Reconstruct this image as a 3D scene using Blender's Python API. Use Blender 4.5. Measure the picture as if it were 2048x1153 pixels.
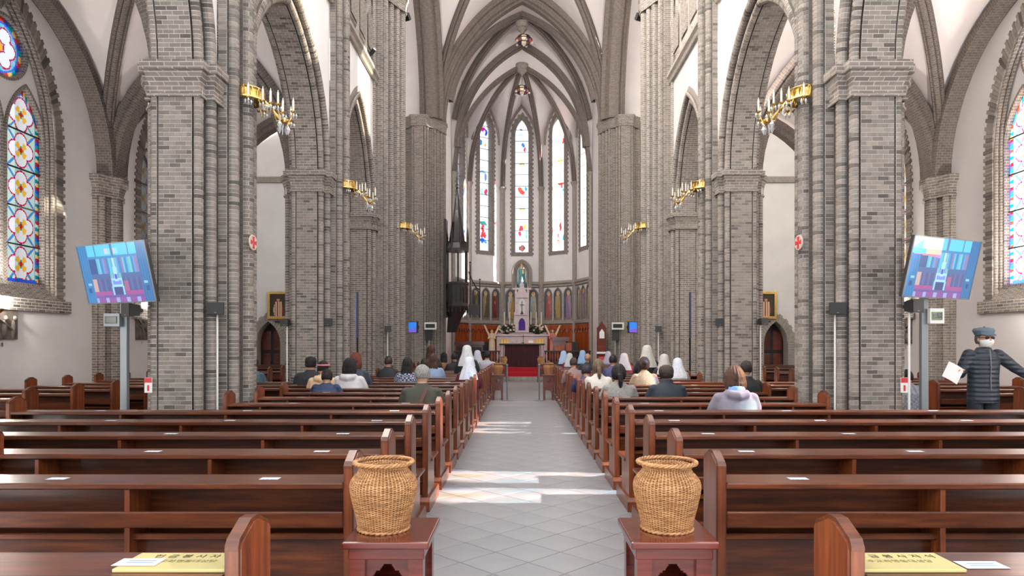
import bpy, bmesh, math, random
from math import sin, cos, pi, sqrt, acos, radians, atan2
from mathutils import Vector, Matrix

for o in list(bpy.data.objects):
    bpy.data.objects.remove(o)
sc = bpy.context.scene
COL = sc.collection
RNG = random.Random(7)

# ------------------------------------------------------------------ camera, sky, sun, exposure
CAMX, CAMZ, FPX, VX, VY = -0.07, 1.45, 1365.0, 1041.0, 692.0
cam_d = bpy.data.cameras.new('camera')
cam_d.sensor_fit = 'HORIZONTAL'
cam_d.sensor_width = 36.0
cam_d.lens = 36.0 * FPX / 2048.0
cam_d.shift_x = -(VX - 1024.0) / 2048.0
cam_d.shift_y = (VY - 576.5) / 2048.0
cam_d.clip_start = 0.05
cam = bpy.data.objects.new('camera', cam_d)
cam.location = (CAMX, 0, CAMZ)
cam.rotation_euler = (pi / 2, 0, 0)
COL.objects.link(cam)
sc.camera = cam

w = bpy.data.worlds.new('sky')
sc.world = w
w.use_nodes = True
bg = w.node_tree.nodes['Background']
bg.inputs[0].default_value = (0.91, 0.955, 1.0, 1)
bg.inputs[1].default_value = 2.3

sun_d = bpy.data.lights.new('sun', 'SUN')
sun_d.energy = 88.0
sun_d.angle = radians(0.9)
sun_d.color = (1.0, 0.95, 0.88)
sun = bpy.data.objects.new('sun', sun_d)
SUN_EL, SUN_AZ = radians(30), radians(4)
sun_dir = Vector((-cos(SUN_EL) * cos(SUN_AZ), cos(SUN_EL) * sin(SUN_AZ), -sin(SUN_EL)))
sun.rotation_euler = sun_dir.to_track_quat('-Z', 'Y').to_euler()
sun.location = (20, 0, 15)
COL.objects.link(sun)

vs = sc.view_settings
vs.view_transform = 'Standard'
vs.look = 'None'
vs.exposure = 0.55
vs.gamma = 1.0
vs.use_curve_mapping = False
sc.cycles.max_bounces = 8
sc.cycles.diffuse_bounces = 6
sc.cycles.glossy_bounces = 3
sc.cycles.transmission_bounces = 4
sc.cycles.transparent_max_bounces = 8
sc.cycles.sample_clamp_indirect = 4.0
sc.cycles.caustics_reflective = False
sc.cycles.caustics_refractive = False

# ------------------------------------------------------------------ helpers
def lin(c):
    return tuple(((x / 255.0) / 12.92 if x / 255.0 <= 0.04045 else ((x / 255.0 + 0.055) / 1.055) ** 2.4) for x in c)

def wpt(x, y, Y):
    """photo measurement: point seen at (x, y) at depth Y"""
    return Vector(((x - VX) * Y / FPX + CAMX, Y, CAMZ - (y - VY) * Y / FPX))

class MB:
    def __init__(s):
        s.v = []; s.uv = []; s.f = []; s.tone = []
    def vert(s, p, uv=(0, 0)):
        s.v.append((p[0], p[1], p[2])); s.uv.append(uv); return len(s.v) - 1
    def face(s, pts, uvs=None):
        i = [s.vert(p, uvs[k] if uvs else (0, 0)) for k, p in enumerate(pts)]
        s.f.append(i)
    def grid(s, rows, uvs=None, closed=False):
        idx = []
        for r, row in enumerate(rows):
            idx.append([s.vert(p, uvs[r][k] if uvs else (0, 0)) for k, p in enumerate(row)])
        n = len(rows[0])
        for r in range(len(rows) - 1):
            for k in range(n if closed else n - 1):
                k2 = (k + 1) % n
                s.f.append([idx[r][k], idx[r][k2], idx[r + 1][k2], idx[r + 1][k]])
        return idx
    def loft(s, rings, cap0=True, cap1=True):
        idx = s.grid(rings, closed=True)
        if cap0: s.f.append(idx[0][::-1])
        if cap1: s.f.append(idx[-1])
    def box(s, x0, x1, y0, y1, z0, z1):
        p = [s.vert((x, y, z)) for z in (z0, z1) for (x, y) in ((x0, y0), (x1, y0), (x1, y1), (x0, y1))]
        for q in ((0, 3, 2, 1), (4, 5, 6, 7), (0, 1, 5, 4), (1, 2, 6, 5), (2, 3, 7, 6), (3, 0, 4, 7)):
            s.f.append([p[k] for k in q])
    def prism(s, poly, mp, d0, d1):
        """poly of 2d points, mp(u, v, d) -> world"""
        a = [s.vert(mp(u, v, d0)) for u, v in poly]
        b = [s.vert(mp(u, v, d1)) for u, v in poly]
        n = len(poly)
        s.f.append(a[::-1]); s.f.append(b)
        for k in range(n):
            s.f.append([a[k], a[(k + 1) % n], b[(k + 1) % n], b[k]])
    def tube(s, pts, r, n=8, caps=True):
        pts = [Vector(p) for p in pts]
        rr = r if isinstance(r, (list, tuple)) else [r] * len(pts)
        rings = []
        up = None
        for i, p in enumerate(pts):
            t = (pts[min(i + 1, len(pts) - 1)] - pts[max(i - 1, 0)])
            if t.length < 1e-9: t = Vector((0, 0, 1))
            t.normalize()
            if up is None:
                up = Vector((0, 0, 1)) if abs(t.z) < 0.9 else Vector((1, 0, 0))
            a = t.cross(up)
            if a.length < 1e-6: a = t.cross(Vector((0, 1, 0)))
            a.normalize(); b = a.cross(t); up = b
            rings.append([p + (a * cos(2 * pi * k / n) + b * sin(2 * pi * k / n)) * rr[i] for k in range(n)])
        s.loft(rings, caps, caps)
    def lathe(s, prof, n=16, c=(0, 0, 0), a0=0, a1=2 * pi):
        full = abs(a1 - a0 - 2 * pi) < 1e-6
        m = n if full else n + 1
        rings = [[(c[0] + r * cos(a0 + (a1 - a0) * k / n), c[1] + r * sin(a0 + (a1 - a0) * k / n), c[2] + z) for k in range(m)] for r, z in prof]
        s.grid(rings, closed=full)
    def ball(s, c, rx, ry=None, rz=None, nu=12, nv=8):
        ry = rx if ry is None else ry; rz = rx if rz is None else rz
        rings = []
        for j in range(nv + 1):
            t = pi * j / nv
            t = min(max(t, 0.02), pi - 0.02)
            rings.append([(c[0] + rx * sin(t) * cos(2 * pi * k / nu), c[1] + ry * sin(t) * sin(2 * pi * k / nu), c[2] - rz * cos(t)) for k in range(nu)])
        s.loft(rings)
    def xform(s, M, start=0):
        for i in range(start, len(s.v)):
            p = M @ Vector(s.v[i]); s.v[i] = (p.x, p.y, p.z)
    def mesh(s, name, mat=None, smooth=False, boxuv=False, ang=35):
        me = bpy.data.meshes.new(name)
        me.from_pydata(s.v, [], s.f)
        uvl = me.uv_layers.new(name='UVMap')
        if boxuv:
            buf = []
            for p in me.polygons:
                nx, ny, nz = abs(p.normal.x), abs(p.normal.y), abs(p.normal.z)
                for vi in p.vertices:
                    q = s.v[vi]
                    buf += [(q[1], q[2]) if nx >= ny and nx >= nz else (q[0], q[2]) if ny >= nz else (q[0], q[1])]
            flat = [c for q in buf for c in q]
        else:
            li = [0] * len(me.loops)
            me.loops.foreach_get('vertex_index', li)
            flat = [c for i in li for c in s.uv[i]]
        uvl.data.foreach_set('uv', flat)
        if s.tone:
            at = me.attributes.new('tone', 'FLOAT', 'FACE')
            at.data.foreach_set('value', s.tone)
        if mat: me.materials.append(mat)
        if smooth:
            me.shade_smooth()
            if ang < 180: me.set_sharp_from_angle(angle=radians(ang))
        return me
    def build(s, name, mat=None, parent=None, smooth=False, boxuv=False, ang=35):
        return link(name, s.mesh(name, mat, smooth, boxuv, ang), parent)

def link(name, data, parent=None):
    o = bpy.data.objects.new(name, data)
    COL.objects.link(o)
    if parent is not None: o.parent = parent
    return o

def empty(name, loc=(0, 0, 0), rz=0.0, parent=None):
    o = bpy.data.objects.new(name, None)
    o.empty_display_size = 0.1
    COL.objects.link(o)
    o.location = loc
    o.rotation_euler = (0, 0, rz)
    if parent is not None: o.parent = parent
    return o

def tag(o, label=None, cat=None, group=None, kind=None):
    if label: o['label'] = label
    if cat: o['category'] = cat
    if group: o['group'] = group
    if kind: o['kind'] = kind
    return o

def copy_tree(o, parent=None):
    c = o.copy(); COL.objects.link(c); c.parent = parent
    for ch in list(o.children): copy_tree(ch, c)
    return c

def boxobj(name, mat, parent, x0, x1, y0, y1, z0, z1, bev=0.0, boxuv=False):
    m = MB(); m.box(x0, x1, y0, y1, z0, z1)
    me = m.mesh(name, mat, boxuv=boxuv)
    if bev:
        b = bmesh.new(); b.from_mesh(me)
        bmesh.ops.bevel(b, geom=b.edges[:], offset=bev, segments=2, affect='EDGES', profile=0.5)
        b.to_mesh(me); b.free()
    return link(name, me, parent)

# ------------------------------------------------------------------ materials
MATS = {}
def newmat(name):
    m = bpy.data.materials.new(name); m.use_nodes = True
    nt = m.node_tree
    bs = nt.nodes['Principled BSDF']
    MATS[name] = m
    return m, nt, bs

def setc(bs, col=None, rough=None, metal=None, spec=None, coat=None):
    if col is not None: bs.inputs['Base Color'].default_value = (*col[:3], 1)
    if rough is not None: bs.inputs['Roughness'].default_value = rough
    if metal is not None: bs.inputs['Metallic'].default_value = metal
    if spec is not None: bs.inputs['Specular IOR Level'].default_value = spec
    if coat is not None: bs.inputs['Coat Weight'].default_value = coat

def mixcol(nt, fac, a, b, typ='MIX'):
    n = nt.nodes.new('ShaderNodeMix'); n.data_type = 'RGBA'; n.blend_type = typ
    for i, v in ((0, fac), (6, a), (7, b)):
        if hasattr(v, 'is_linked'): nt.links.new(v, n.inputs[i])
        elif isinstance(v, tuple): n.inputs[i].default_value = (*v[:3], 1)
        else: n.inputs[i].default_value = v
    return n.outputs[2]

def noise(nt, vec, scale, detail=3.0, rough=0.5):
    n = nt.nodes.new('ShaderNodeTexNoise'); n.inputs['Scale'].default_value = scale
    n.inputs['Detail'].default_value = detail; n.inputs['Roughness'].default_value = rough
    if vec is not None: nt.links.new(vec, n.inputs['Vector'])
    return n.outputs[0]

def texco(nt, which, scale=(1, 1, 1)):
    t = nt.nodes.new('ShaderNodeTexCoord')
    if scale == (1, 1, 1): return t.outputs[which]
    m = nt.nodes.new('ShaderNodeMapping'); m.inputs['Scale'].default_value = scale
    nt.links.new(t.outputs[which], m.inputs['Vector'])
    return m.outputs[0]

def ramp(nt, fac, stops):
    r = nt.nodes.new('ShaderNodeValToRGB')
    e = r.color_ramp.elements
    while len(e) < len(stops): e.new(0.5)
    for k, (p, c) in enumerate(stops):
        e[k].position = p; e[k].color = (*c[:3], 1)
    nt.links.new(fac, r.inputs[0])
    return r.outputs[0]

def bump(nt, bs, h, strength, dist=0.01):
    b = nt.nodes.new('ShaderNodeBump'); b.inputs['Strength'].default_value = strength
    b.inputs['Distance'].default_value = dist
    nt.links.new(h, b.inputs['Height']); nt.links.new(b.outputs[0], bs.inputs['Normal'])

BR_L, BR_H = 0.175, 0.0525
BRICK_STOPS = [(0.0, lin((80, 76, 72))), (0.12, lin((104, 98, 93))), (0.35, lin((122, 115, 109))), (0.65, lin((132, 124, 118))), (0.9, lin((142, 133, 126))), (1.0, lin((112, 111, 104)))]
MORTAR = lin((214, 208, 201))

def brick_mat(name, mul=1.0, bw=BR_L, rh=BR_H, ms=0.006, stops=BRICK_STOPS, mort=MORTAR):
    m, nt, bs = newmat(name)
    uv = texco(nt, 'UV')
    b = nt.nodes.new('ShaderNodeTexBrick')
    b.inputs['Scale'].default_value = 1.0
    b.inputs['Brick Width'].default_value = bw
    b.inputs['Row Height'].default_value = rh
    b.inputs['Mortar Size'].default_value = ms
    b.inputs['Mortar Smooth'].default_value = 0.2
    b.inputs['Bias'].default_value = 0.0
    b.inputs['Color1'].default_value = (0, 0, 0, 1)
    b.inputs['Color2'].default_value = (1, 1, 1, 1)
    b.inputs['Mortar'].default_value = (0.5, 0.5, 0.5, 1)
    nt.links.new(uv, b.inputs['Vector'])
    col = ramp(nt, b.outputs[0], stops)
    col = mixcol(nt, b.outputs[1], col, mort)
    nz = noise(nt, uv, 9.0, 4.0)
    col = mixcol(nt, 0.35, col, ramp(nt, nz, [(0.3, (0.35, 0.34, 0.33)), (0.7, (0.75, 0.73, 0.71))]), 'OVERLAY')
    if mul != 1.0: col = mixcol(nt, 1.0, col, (mul, mul, mul), 'MULTIPLY')
    nt.links.new(col, bs.inputs['Base Color'])
    setc(bs, rough=0.85, spec=0.25)
    inv = nt.nodes.new('ShaderNodeMath'); inv.operation = 'SUBTRACT'; inv.inputs[0].default_value = 1.0
    nt.links.new(b.outputs[1], inv.inputs[1])
    bump(nt, bs, inv.outputs[0], 0.6, 0.006)
    return m

def piece_mat(name, attr):
    m, nt, bs = newmat(name)
    if attr:
        a = nt.nodes.new('ShaderNodeAttribute'); a.attribute_name = 'tone'; f = a.outputs['Fac']
    else:
        a = nt.nodes.new('ShaderNodeObjectInfo'); f = a.outputs['Random']
    col = ramp(nt, f, BRICK_STOPS)
    g = nt.nodes.new('ShaderNodeNewGeometry')
    nz = noise(nt, g.outputs['Position'], 14.0, 5.0)
    col = mixcol(nt, 0.35, col, ramp(nt, nz, [(0.3, (0.35, 0.34, 0.33)), (0.7, (0.75, 0.73, 0.71))]), 'OVERLAY')
    nt.links.new(col, bs.inputs['Base Color'])
    setc(bs, rough=0.85, spec=0.25)
    bump(nt, bs, noise(nt, g.outputs['Position'], 60.0, 4.0), 0.35, 0.004)
    return m

M_BRICK = brick_mat('grey_brick')
FAR_STOPS = [(0.0, lin((100, 94, 89))), (0.3, lin((112, 105, 100))), (0.7, lin((122, 114, 108))), (1.0, lin((128, 120, 114)))]
M_BRICKF = brick_mat('far_brick', stops=FAR_STOPS, mort=lin((168, 161, 154)))
M_GROOVE = brick_mat('groove_shade_brick', stops=[(0.0, lin((88, 83, 78))), (1.0, lin((104, 97, 92)))], mort=lin((112, 106, 100)))  # groove shade put into the colour, darker than the brick faces
M_RIB = brick_mat('rib_brick', stops=[(0.0, lin((98, 90, 86))), (1.0, lin((112, 103, 98)))], mort=lin((132, 123, 117)), bw=.11)
M_PIECE = piece_mat('brick_piece', False)
M_PIECES = piece_mat('brick_pieces', True)

def simple(name, col, rough=0.6, metal=0.0, spec=None, nscale=0.0, namt=0.25, coat=None, bmp=0.0, obj=True):
    m, nt, bs = newmat(name)
    setc(bs, col, rough, metal, spec, coat)
    if nscale:
        nz = noise(nt, texco(nt, 'Object') if obj else None, nscale, 4.0)
        c2 = tuple(x * (1 - namt) for x in col[:3]); c3 = tuple(min(1, x * (1 + namt)) for x in col[:3])
        nt.links.new(ramp(nt, nz, [(0.3, c2), (0.7, c3)]), bs.inputs['Base Color'])
        if bmp: bump(nt, bs, nz, bmp, 0.01)
    return m

M_MORTAR = simple('lime_mortar', MORTAR, 0.95, nscale=30, namt=0.12)
M_PLASTER = simple('cream_plaster', lin((233, 230, 228)), 0.9, nscale=1.3, namt=0.05, bmp=0.05)
M_VAULT = simple('vault_plaster', lin((233, 225, 223)), 0.9, nscale=1.0, namt=0.05, bmp=0.05)
M_STONE = simple('grey_stone', lin((150, 143, 136)), 0.8, nscale=12, namt=0.18, bmp=0.2)

def wood_mat(name, c_dark, c_mid, c_light, rough=0.33, sx=(1.2, 14, 14), coat=0.18):
    m, nt, bs = newmat(name)
    v = texco(nt, 'Object', sx)
    nz = noise(nt, v, 2.2, 6.0, 0.6)
    col = ramp(nt, nz, [(0.28, c_dark), (0.5, c_mid), (0.74, c_light)])
    oi = nt.nodes.new('ShaderNodeObjectInfo')
    mr = nt.nodes.new('ShaderNodeMapRange'); mr.inputs[3].default_value = 0.82; mr.inputs[4].default_value = 1.2
    nt.links.new(oi.outputs['Random'], mr.inputs[0])
    cmb = nt.nodes.new('ShaderNodeCombineColor')
    for k in range(3): nt.links.new(mr.outputs[0], cmb.inputs[k])
    col = mixcol(nt, 1.0, col, cmb.outputs[0], 'MULTIPLY')
    nt.links.new(col, bs.inputs['Base Color'])
    setc(bs, rough=rough, coat=coat)
    bs.inputs['Coat Roughness'].default_value = 0.15
    bump(nt, bs, nz, 0.08, 0.004)
    return m

M_WOOD = wood_mat('pew_wood', lin((44, 18, 7)), lin((80, 36, 13)), lin((112, 56, 22)))
M_WOODV = wood_mat('pew_end_wood', lin((68, 30, 13)), lin((108, 52, 23)), lin((140, 74, 36)), sx=(14, 14, 1.2))
M_WOODR = wood_mat('red_mahogany', lin((62, 18, 14)), lin((92, 32, 22)), lin((116, 46, 32)), rough=0.2, coat=0.5)
M_WOODB = wood_mat('black_oak', lin((18, 11, 11)), lin((28, 17, 16)), lin((42, 26, 23)), rough=0.5, coat=0.1, sx=(10, 10, 2))
M_WOODO = wood_mat('orange_oak', lin((110, 46, 18)), lin((150, 70, 28)), lin((176, 92, 42)), sx=(10, 10, 1.5))
M_GOLD = simple('gilt_brass', lin((206, 172, 102)), 0.3, 1.0, nscale=30, namt=0.35)
M_IRON = simple('black_iron', (0.012, 0.012, 0.013), 0.5)
M_BLACK = simple('black_plastic', (0.014, 0.014, 0.016), 0.45)
M_GREYM = simple('grey_steel', lin((128, 134, 138)), 0.4, 0.4)
M_WHITEM = simple('white_enamel', lin((226, 226, 222)), 0.4)
M_CANDLE = simple('candle_wax', lin((240, 232, 214)), 0.5)
M_MARBLE = simple('pink_marble', lin((214, 196, 196)), 0.35, nscale=6, namt=0.1)
M_REDC = simple('red_carpet', lin((164, 16, 34)), 0.95, nscale=80, namt=0.2)
M_WHITE = simple('white_paper', lin((238, 238, 236)), 0.7)
M_SKIN = simple('skin', lin((206, 160, 132)), 0.55)

def attr_mat(name, emit=0.0, rough=0.6, glass=0.0, spec=0.5, diffuse=0.3):
    m, nt, bs = newmat(name)
    a = nt.nodes.new('ShaderNodeAttribute'); a.attribute_name = 'Col'
    if glass:
        out = nt.nodes['Material Output']
        tr = nt.nodes.new('ShaderNodeBsdfTransparent'); tl = nt.nodes.new('ShaderNodeBsdfTranslucent')
        gl = nt.nodes.new('ShaderNodeBsdfGlossy'); gl.inputs['Roughness'].default_value = 0.15
        gl.inputs['Color'].default_value = (0.6, 0.6, 0.6, 1)
        gc = mixcol(nt, 1.0, a.outputs['Color'], (glass, glass, glass), 'MULTIPLY')
        nt.links.new(gc, tr.inputs[0]); nt.links.new(gc, tl.inputs[0])
        mx = nt.nodes.new('ShaderNodeMixShader'); mx.inputs[0].default_value = diffuse
        nt.links.new(tr.outputs[0], mx.inputs[1]); nt.links.new(tl.outputs[0], mx.inputs[2])
        m2 = nt.nodes.new('ShaderNodeMixShader'); m2.inputs[0].default_value = 0.05
        nt.links.new(mx.outputs[0], m2.inputs[1]); nt.links.new(gl.outputs[0], m2.inputs[2])
        nt.links.new(m2.outputs[0], out.inputs[0])
        nt.nodes.remove(bs)
    else:
        nt.links.new(a.outputs['Color'], bs.inputs['Base Color'])
        setc(bs, rough=rough, spec=spec)
        if emit:
            nt.links.new(a.outputs['Color'], bs.inputs['Emission Color'])
            bs.inputs['Emission Strength'].default_value = emit
    return m

M_PRINT = attr_mat('colour_print')
M_SCREEN = attr_mat('lit_screen', emit=0.5, rough=0.25)
M_GLASS = attr_mat('stained_glass', glass=.36, diffuse=.45)
M_GLASSC = attr_mat('clerestory_glass', glass=.25, diffuse=.3)
M_GRIS = attr_mat('pale_fill_glass', glass=.12, diffuse=.9)
M_CLEARW = attr_mat('clear_fill_glass', glass=.55, diffuse=.2)
M_GLASSA = attr_mat('apse_stained_glass', glass=.55)

def print_mesh(name, u0, u1, v0, v1, nu, nv, fn, mp, mat, clip=None):
    """flat print: fn(u, v)->rgb 0..255, mp(u, v)->point; clip(u, v)->bool keeps a cell"""
    vs_, fs, cs = [], [], []
    idx = {}
    for j in range(nv + 1):
        for i in range(nu + 1):
            u = u0 + (u1 - u0) * i / nu; v = v0 + (v1 - v0) * j / nv
            idx[(i, j)] = len(vs_); p = mp(u, v); vs_.append((p[0], p[1], p[2]))
    for j in range(nv):
        for i in range(nu):
            u = u0 + (u1 - u0) * (i + .5) / nu; v = v0 + (v1 - v0) * (j + .5) / nv
            if clip and not clip(u, v): continue
            fs.append([idx[(i, j)], idx[(i + 1, j)], idx[(i + 1, j + 1)], idx[(i, j + 1)]])
            c = lin(fn(u, v)); cs += [*c, 1.0] * 4
    me = bpy.data.meshes.new(name); me.from_pydata(vs_, [], fs)
    at = me.color_attributes.new('Col', 'FLOAT_COLOR', 'CORNER')
    at.data.foreach_set('color', cs)
    me.materials.append(mat)
    return me

def text_mesh(body, size, mat, extrude=0.0):
    c = bpy.data.curves.new('lettering', 'FONT'); c.body = body; c.size = size; c.align_x = 'CENTER'; c.align_y = 'CENTER'
    c.extrude = extrude; c.resolution_u = 3
    o = bpy.data.objects.new('lettering', c); COL.objects.link(o)
    dg = bpy.context.evaluated_depsgraph_get()
    me = bpy.data.meshes.new_from_object(o.evaluated_get(dg))
    bpy.data.objects.remove(o)
    me.materials.clear(); me.materials.append(mat)
    return me
# ================================================================== STRUCTURE
XP = 4.22                      # arcade axis
WALLX = 8.6                    # aisle wall
PIERS = [3.9, 8.95, 14.0]
ZCAP0, ZCAP1, ZSPR = 4.44, 4.86, 4.88

def arc(cx, cy, r, a0, a1, n=6):
    return [(cx + r * cos(radians(a0 + (a1 - a0) * k / n)), cy + r * sin(radians(a0 + (a1 - a0) * k / n))) for k in range(n + 1)]

def order_runs(a0):
    """arch orders on the west face standing at a = a0 (from face edge toward the nave)"""
    s = a0 + 0.75
    return [[(-.705 + s, .203)], arc(-.70 + s, .255, .055, 215, 40), [(-.665 + s, .255), (-.60 + s, .255)], [(-.585 + s, .255)], arc(-.545 + s, .335, .062, 215, 35), [(-.50 + s, .322), (-.36 + s, .322)]]

def mir_a(run): return [(-a, b) for a, b in run][::-1]
def mir_b(run): return [(a, -b) for a, b in run][::-1]

def close_runs(west, side, centre):
    """west face run, quadrant runs, nave-centre run -> whole closed outline"""
    half = side + [centre] + [mir_a(r) for r in side[::-1]]
    east = mir_a(west)
    return [west] + half + [east] + [mir_b(r) for r in half[::-1]]

P_SHAFT = [[(-.36, .345), (-.36, .455)], [(-.335, .455)], arc(-.285, .505, .066, 210, 5), [(-.225, .455), (-.095, .455)]]
P_CENTRE = arc(0, .56, .085, 190, -10, 8)
PIER_RUNS = close_runs([(-.75, -.20), (-.75, .20)], order_runs(-.75) + P_SHAFT, P_CENTRE)
C_SHAFT = [[(-.81, .345), (-.81, .54)], [(-.785, .54)], arc(-.735, .60, .07, 215, 5), [(-.665, .545), (-.565, .60)], arc(-.50, .70, .075, 215, 5), [(-.425, .655), (-.315, .715)], arc(-.24, .81, .08, 215, 5), [(-.16, .765), (-.11, .80)]]
C_CENTRE = arc(0, .90, .10, 190, -10, 8)
CROSS_RUNS = close_runs([(-1.2, -.20), (-1.2, .20)], order_runs(-1.2) + C_SHAFT, C_CENTRE)
ARCH_RUNS = [mir_b(r) for r in order_runs(-.75)[::-1]] + [[(-.75, -.20), (-.75, .20)]] + order_runs(-.75)

def flat_pts(runs, closed=False):
    p = [q for r in runs for q in r]
    return p + [p[0]] if closed else p

def cum(pts):
    L = [0.0]
    for k in range(1, len(pts)): L.append(L[-1] + math.dist(pts[k], pts[k - 1]))
    return L

def sweep(mb, pts, stations, mp, vlen=None):
    L = cum(pts)
    rows = [[mp(p, s) for p in pts] for s in stations]
    uvs = [[(l, s) for l in L] for s in stations]
    mb.grid(rows, uvs)

def core_sweep(runs, stations, mp, root, mat, closed):
    """masonry body: bed under the bricks and the recessed grooves between the rolls"""
    a, g = MB(), MB()
    n = len(runs)
    for i, run in enumerate(runs):
        if len(run) > 1: sweep(a, run, stations, mp)
        if i < n - 1 or closed: sweep(g, [run[-1], runs[(i + 1) % n][0]], stations, mp)
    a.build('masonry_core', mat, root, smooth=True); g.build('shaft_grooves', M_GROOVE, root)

def offset_run(run, d):
    out = []
    n = len(run)
    for k in range(n):
        a = run[max(k - 1, 0)]; b = run[min(k + 1, n - 1)]
        tx, ty = b[0] - a[0], b[1] - a[1]
        l = math.hypot(tx, ty) or 1
        out.append((run[k][0] - ty / l * d, run[k][1] + tx / l * d))
    return out

def sub_run(run, L, l0, l1):
    pts = []
    def at(l):
        for k in range(1, len(run)):
            if l <= L[k] + 1e-9:
                t = (l - L[k - 1]) / max(L[k] - L[k - 1], 1e-9)
                return (run[k - 1][0] + (run[k][0] - run[k - 1][0]) * t, run[k - 1][1] + (run[k][1] - run[k - 1][1]) * t)
        return run[-1]
    pts.append(at(l0))
    for k in range(len(run)):
        if l0 + 1e-6 < L[k] < l1 - 1e-6: pts.append(run[k])
    pts.append(at(l1))
    return pts

def brick_bits(runs, mp, s0, n, course, start=0, gap=0.0038, proud=0.006):
    """n courses of bricks from station s0; returns [(verts, faces)]"""
    plans = []
    for run in runs:
        L = cum(run); T = L[-1]
        if T < 0.03: continue
        m = max(1, round(T / .145)) if T > 0.26 else 1
        ev = [T * k / m for k in range(m + 1)]
        od = [0.0] + [T * (k + .5) / m for k in range(m)] + [T] if m > 1 else ev
        plans.append((run, L, ev, od))
    shapes = {}
    for par in (0, 1):
        lst = []
        for run, L, ev, od in plans:
            br = od if par else ev
            for k in range(len(br) - 1):
                sp = sub_run(run, L, br[k] + gap, br[k + 1] - gap)
                lst.append((offset_run(sp, proud), offset_run(sp, -0.006)))
        shapes[par] = lst
    out = []
    for i in range(n):
        sa, sb = s0 + i * course + gap, s0 + (i + 1) * course - gap
        for op, ip in shapes[(i + start) & 1]:
            k = len(op)
            v = [mp(p, sa) for p in op] + [mp(p, sb) for p in op] + [mp(p, sb) for p in ip] + [mp(p, sa) for p in ip]
            f = []
            for j in range(k - 1):
                f += [[j, j + 1, k + j + 1, k + j], [k + j, k + j + 1, 2 * k + j + 1, 2 * k + j], [3 * k + j, 3 * k + j + 1, j + 1, j]]
            f += [[0, k, 2 * k, 3 * k], [k - 1, 4 * k - 1, 3 * k - 1, 2 * k - 1]]
            out.append((v, f, k))
    return out

def seen_size(b):
    v, f, k = b
    m = k // 2
    p0, p1, p2, p3 = (Vector(v[0]), Vector(v[k - 1]), Vector(v[2 * k - 1]), Vector(v[k]))
    c = (p0 + p1 + p2 + p3) / 4
    if c.y < 1: return -1
    x = VX + FPX * (c.x - CAMX) / c.y; y = VY - FPX * (c.z - CAMZ) / c.y
    if not (0 < x < 2048 and 0 < y < 1153): return -1
    nrm = (p1 - p0).cross(p3 - p0)
    inner = (Vector(v[3 * k]) - p0)
    if nrm.dot(inner) > 0: nrm = -nrm
    d = Vector((CAMX, 0, CAMZ)) - c
    return nrm.dot(d) / d.length ** 3

def lay_bricks(bits, parent, nparts, visible=None):
    """the largest in view become parts named brick, the rest one joined part"""
    sized = sorted(((seen_size(b), i) for i, b in enumerate(bits)), reverse=True)
    if visible: sized = [(s, i) for s, i in sized if visible(bits[i])]
    chosen = set(i for s, i in sized[:nparts] if s > 0)
    for i in chosen:
        v, f, k = bits[i]
        c = Vector(v[0])
        me = bpy.data.meshes.new('brick')
        me.from_pydata([Vector(p) - c for p in v], [], f)
        me.materials.append(M_PIECE)
        o = link('brick', me, parent); o.location = c
    mb = MB()
    for i, (v, f, k) in enumerate(bits):
        if i in chosen: continue
        n0 = len(mb.v)
        mb.v += [tuple(p) for p in v]; mb.uv += [(0, 0)] * len(v)
        mb.f += [[q + n0 for q in fc] for fc in f]
        mb.tone += [RNG.random()] * len(f)
    if mb.v:
        o = mb.build('brickwork', M_PIECES, parent)
        o['kind'] = 'stuff'

def offset_poly(poly, d):
    """open polyline offset to its left-normal side with mitres"""
    out = []
    n = len(poly)
    for k in range(n):
        ns = []
        for a, b in ((k - 1, k), (k, k + 1)):
            if a < 0 or b >= n: continue
            tx, ty = poly[b][0] - poly[a][0], poly[b][1] - poly[a][1]
            l = math.hypot(tx, ty)
            ns.append((-ty / l, tx / l))
        nx = sum(q[0] for q in ns); ny = sum(q[1] for q in ns)
        l2 = nx * nx + ny * ny
        sc_ = len(ns) / max(l2, 0.3)
        out.append((poly[k][0] + nx * sc_ * d, poly[k][1] + ny * sc_ * d))
    return out

CAP_PROF = [(0.0, 0.0), (0.0, .035), (.035, .045), (.05, .012), (.15, .015), (.24, .05), (.30, .085), (.31, .12), (.36, .13), (.42, .13), (.42, 0.0)]
def capital(name, poly, mp, z0, parent, h=0.42, scale=1.0):
    mb = MB()
    rows, uvs = [], []
    for z, d in CAP_PROF:
        q = offset_poly(poly, d * scale)
        L = cum(q)
        rows.append([mp(p, z0 + z * h / 0.42) for p in q]); uvs.append([(l, z0 + z * h / .42) for l in L])
    mb.grid(rows, uvs)
    return mb.build(name, M_BRICKF, parent)

CAP_W = [(-.36, -.40), (-.62, -.40), (-.62, -.30), (-.76, -.30), (-.76, .30), (-.62, .30), (-.62, .40), (-.36, .40)]

def pier_map(sx, yc, xp=XP):
    return lambda p, s: (sx * (xp - p[1]), yc + p[0], s)

PNAMES = {(-1, 8.95): 'near brick pillar in front of the stained-glass aisle windows, screen on a grey post beside its outer edge',
          (1, 8.95): 'near brick pillar beside the man in the flat cap',
          (-1, 14.0): 'second brick pillar from the camera, behind the seated people in beige and light grey jackets',
          (1, 14.0): 'second brick pillar from the camera, sunlit on its face behind the woman in a grey hoodie',
          (-1, 3.9): 'out of view brick pillar left of the camera', (1, 3.9): 'out of view brick pillar right of the camera'}

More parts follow.
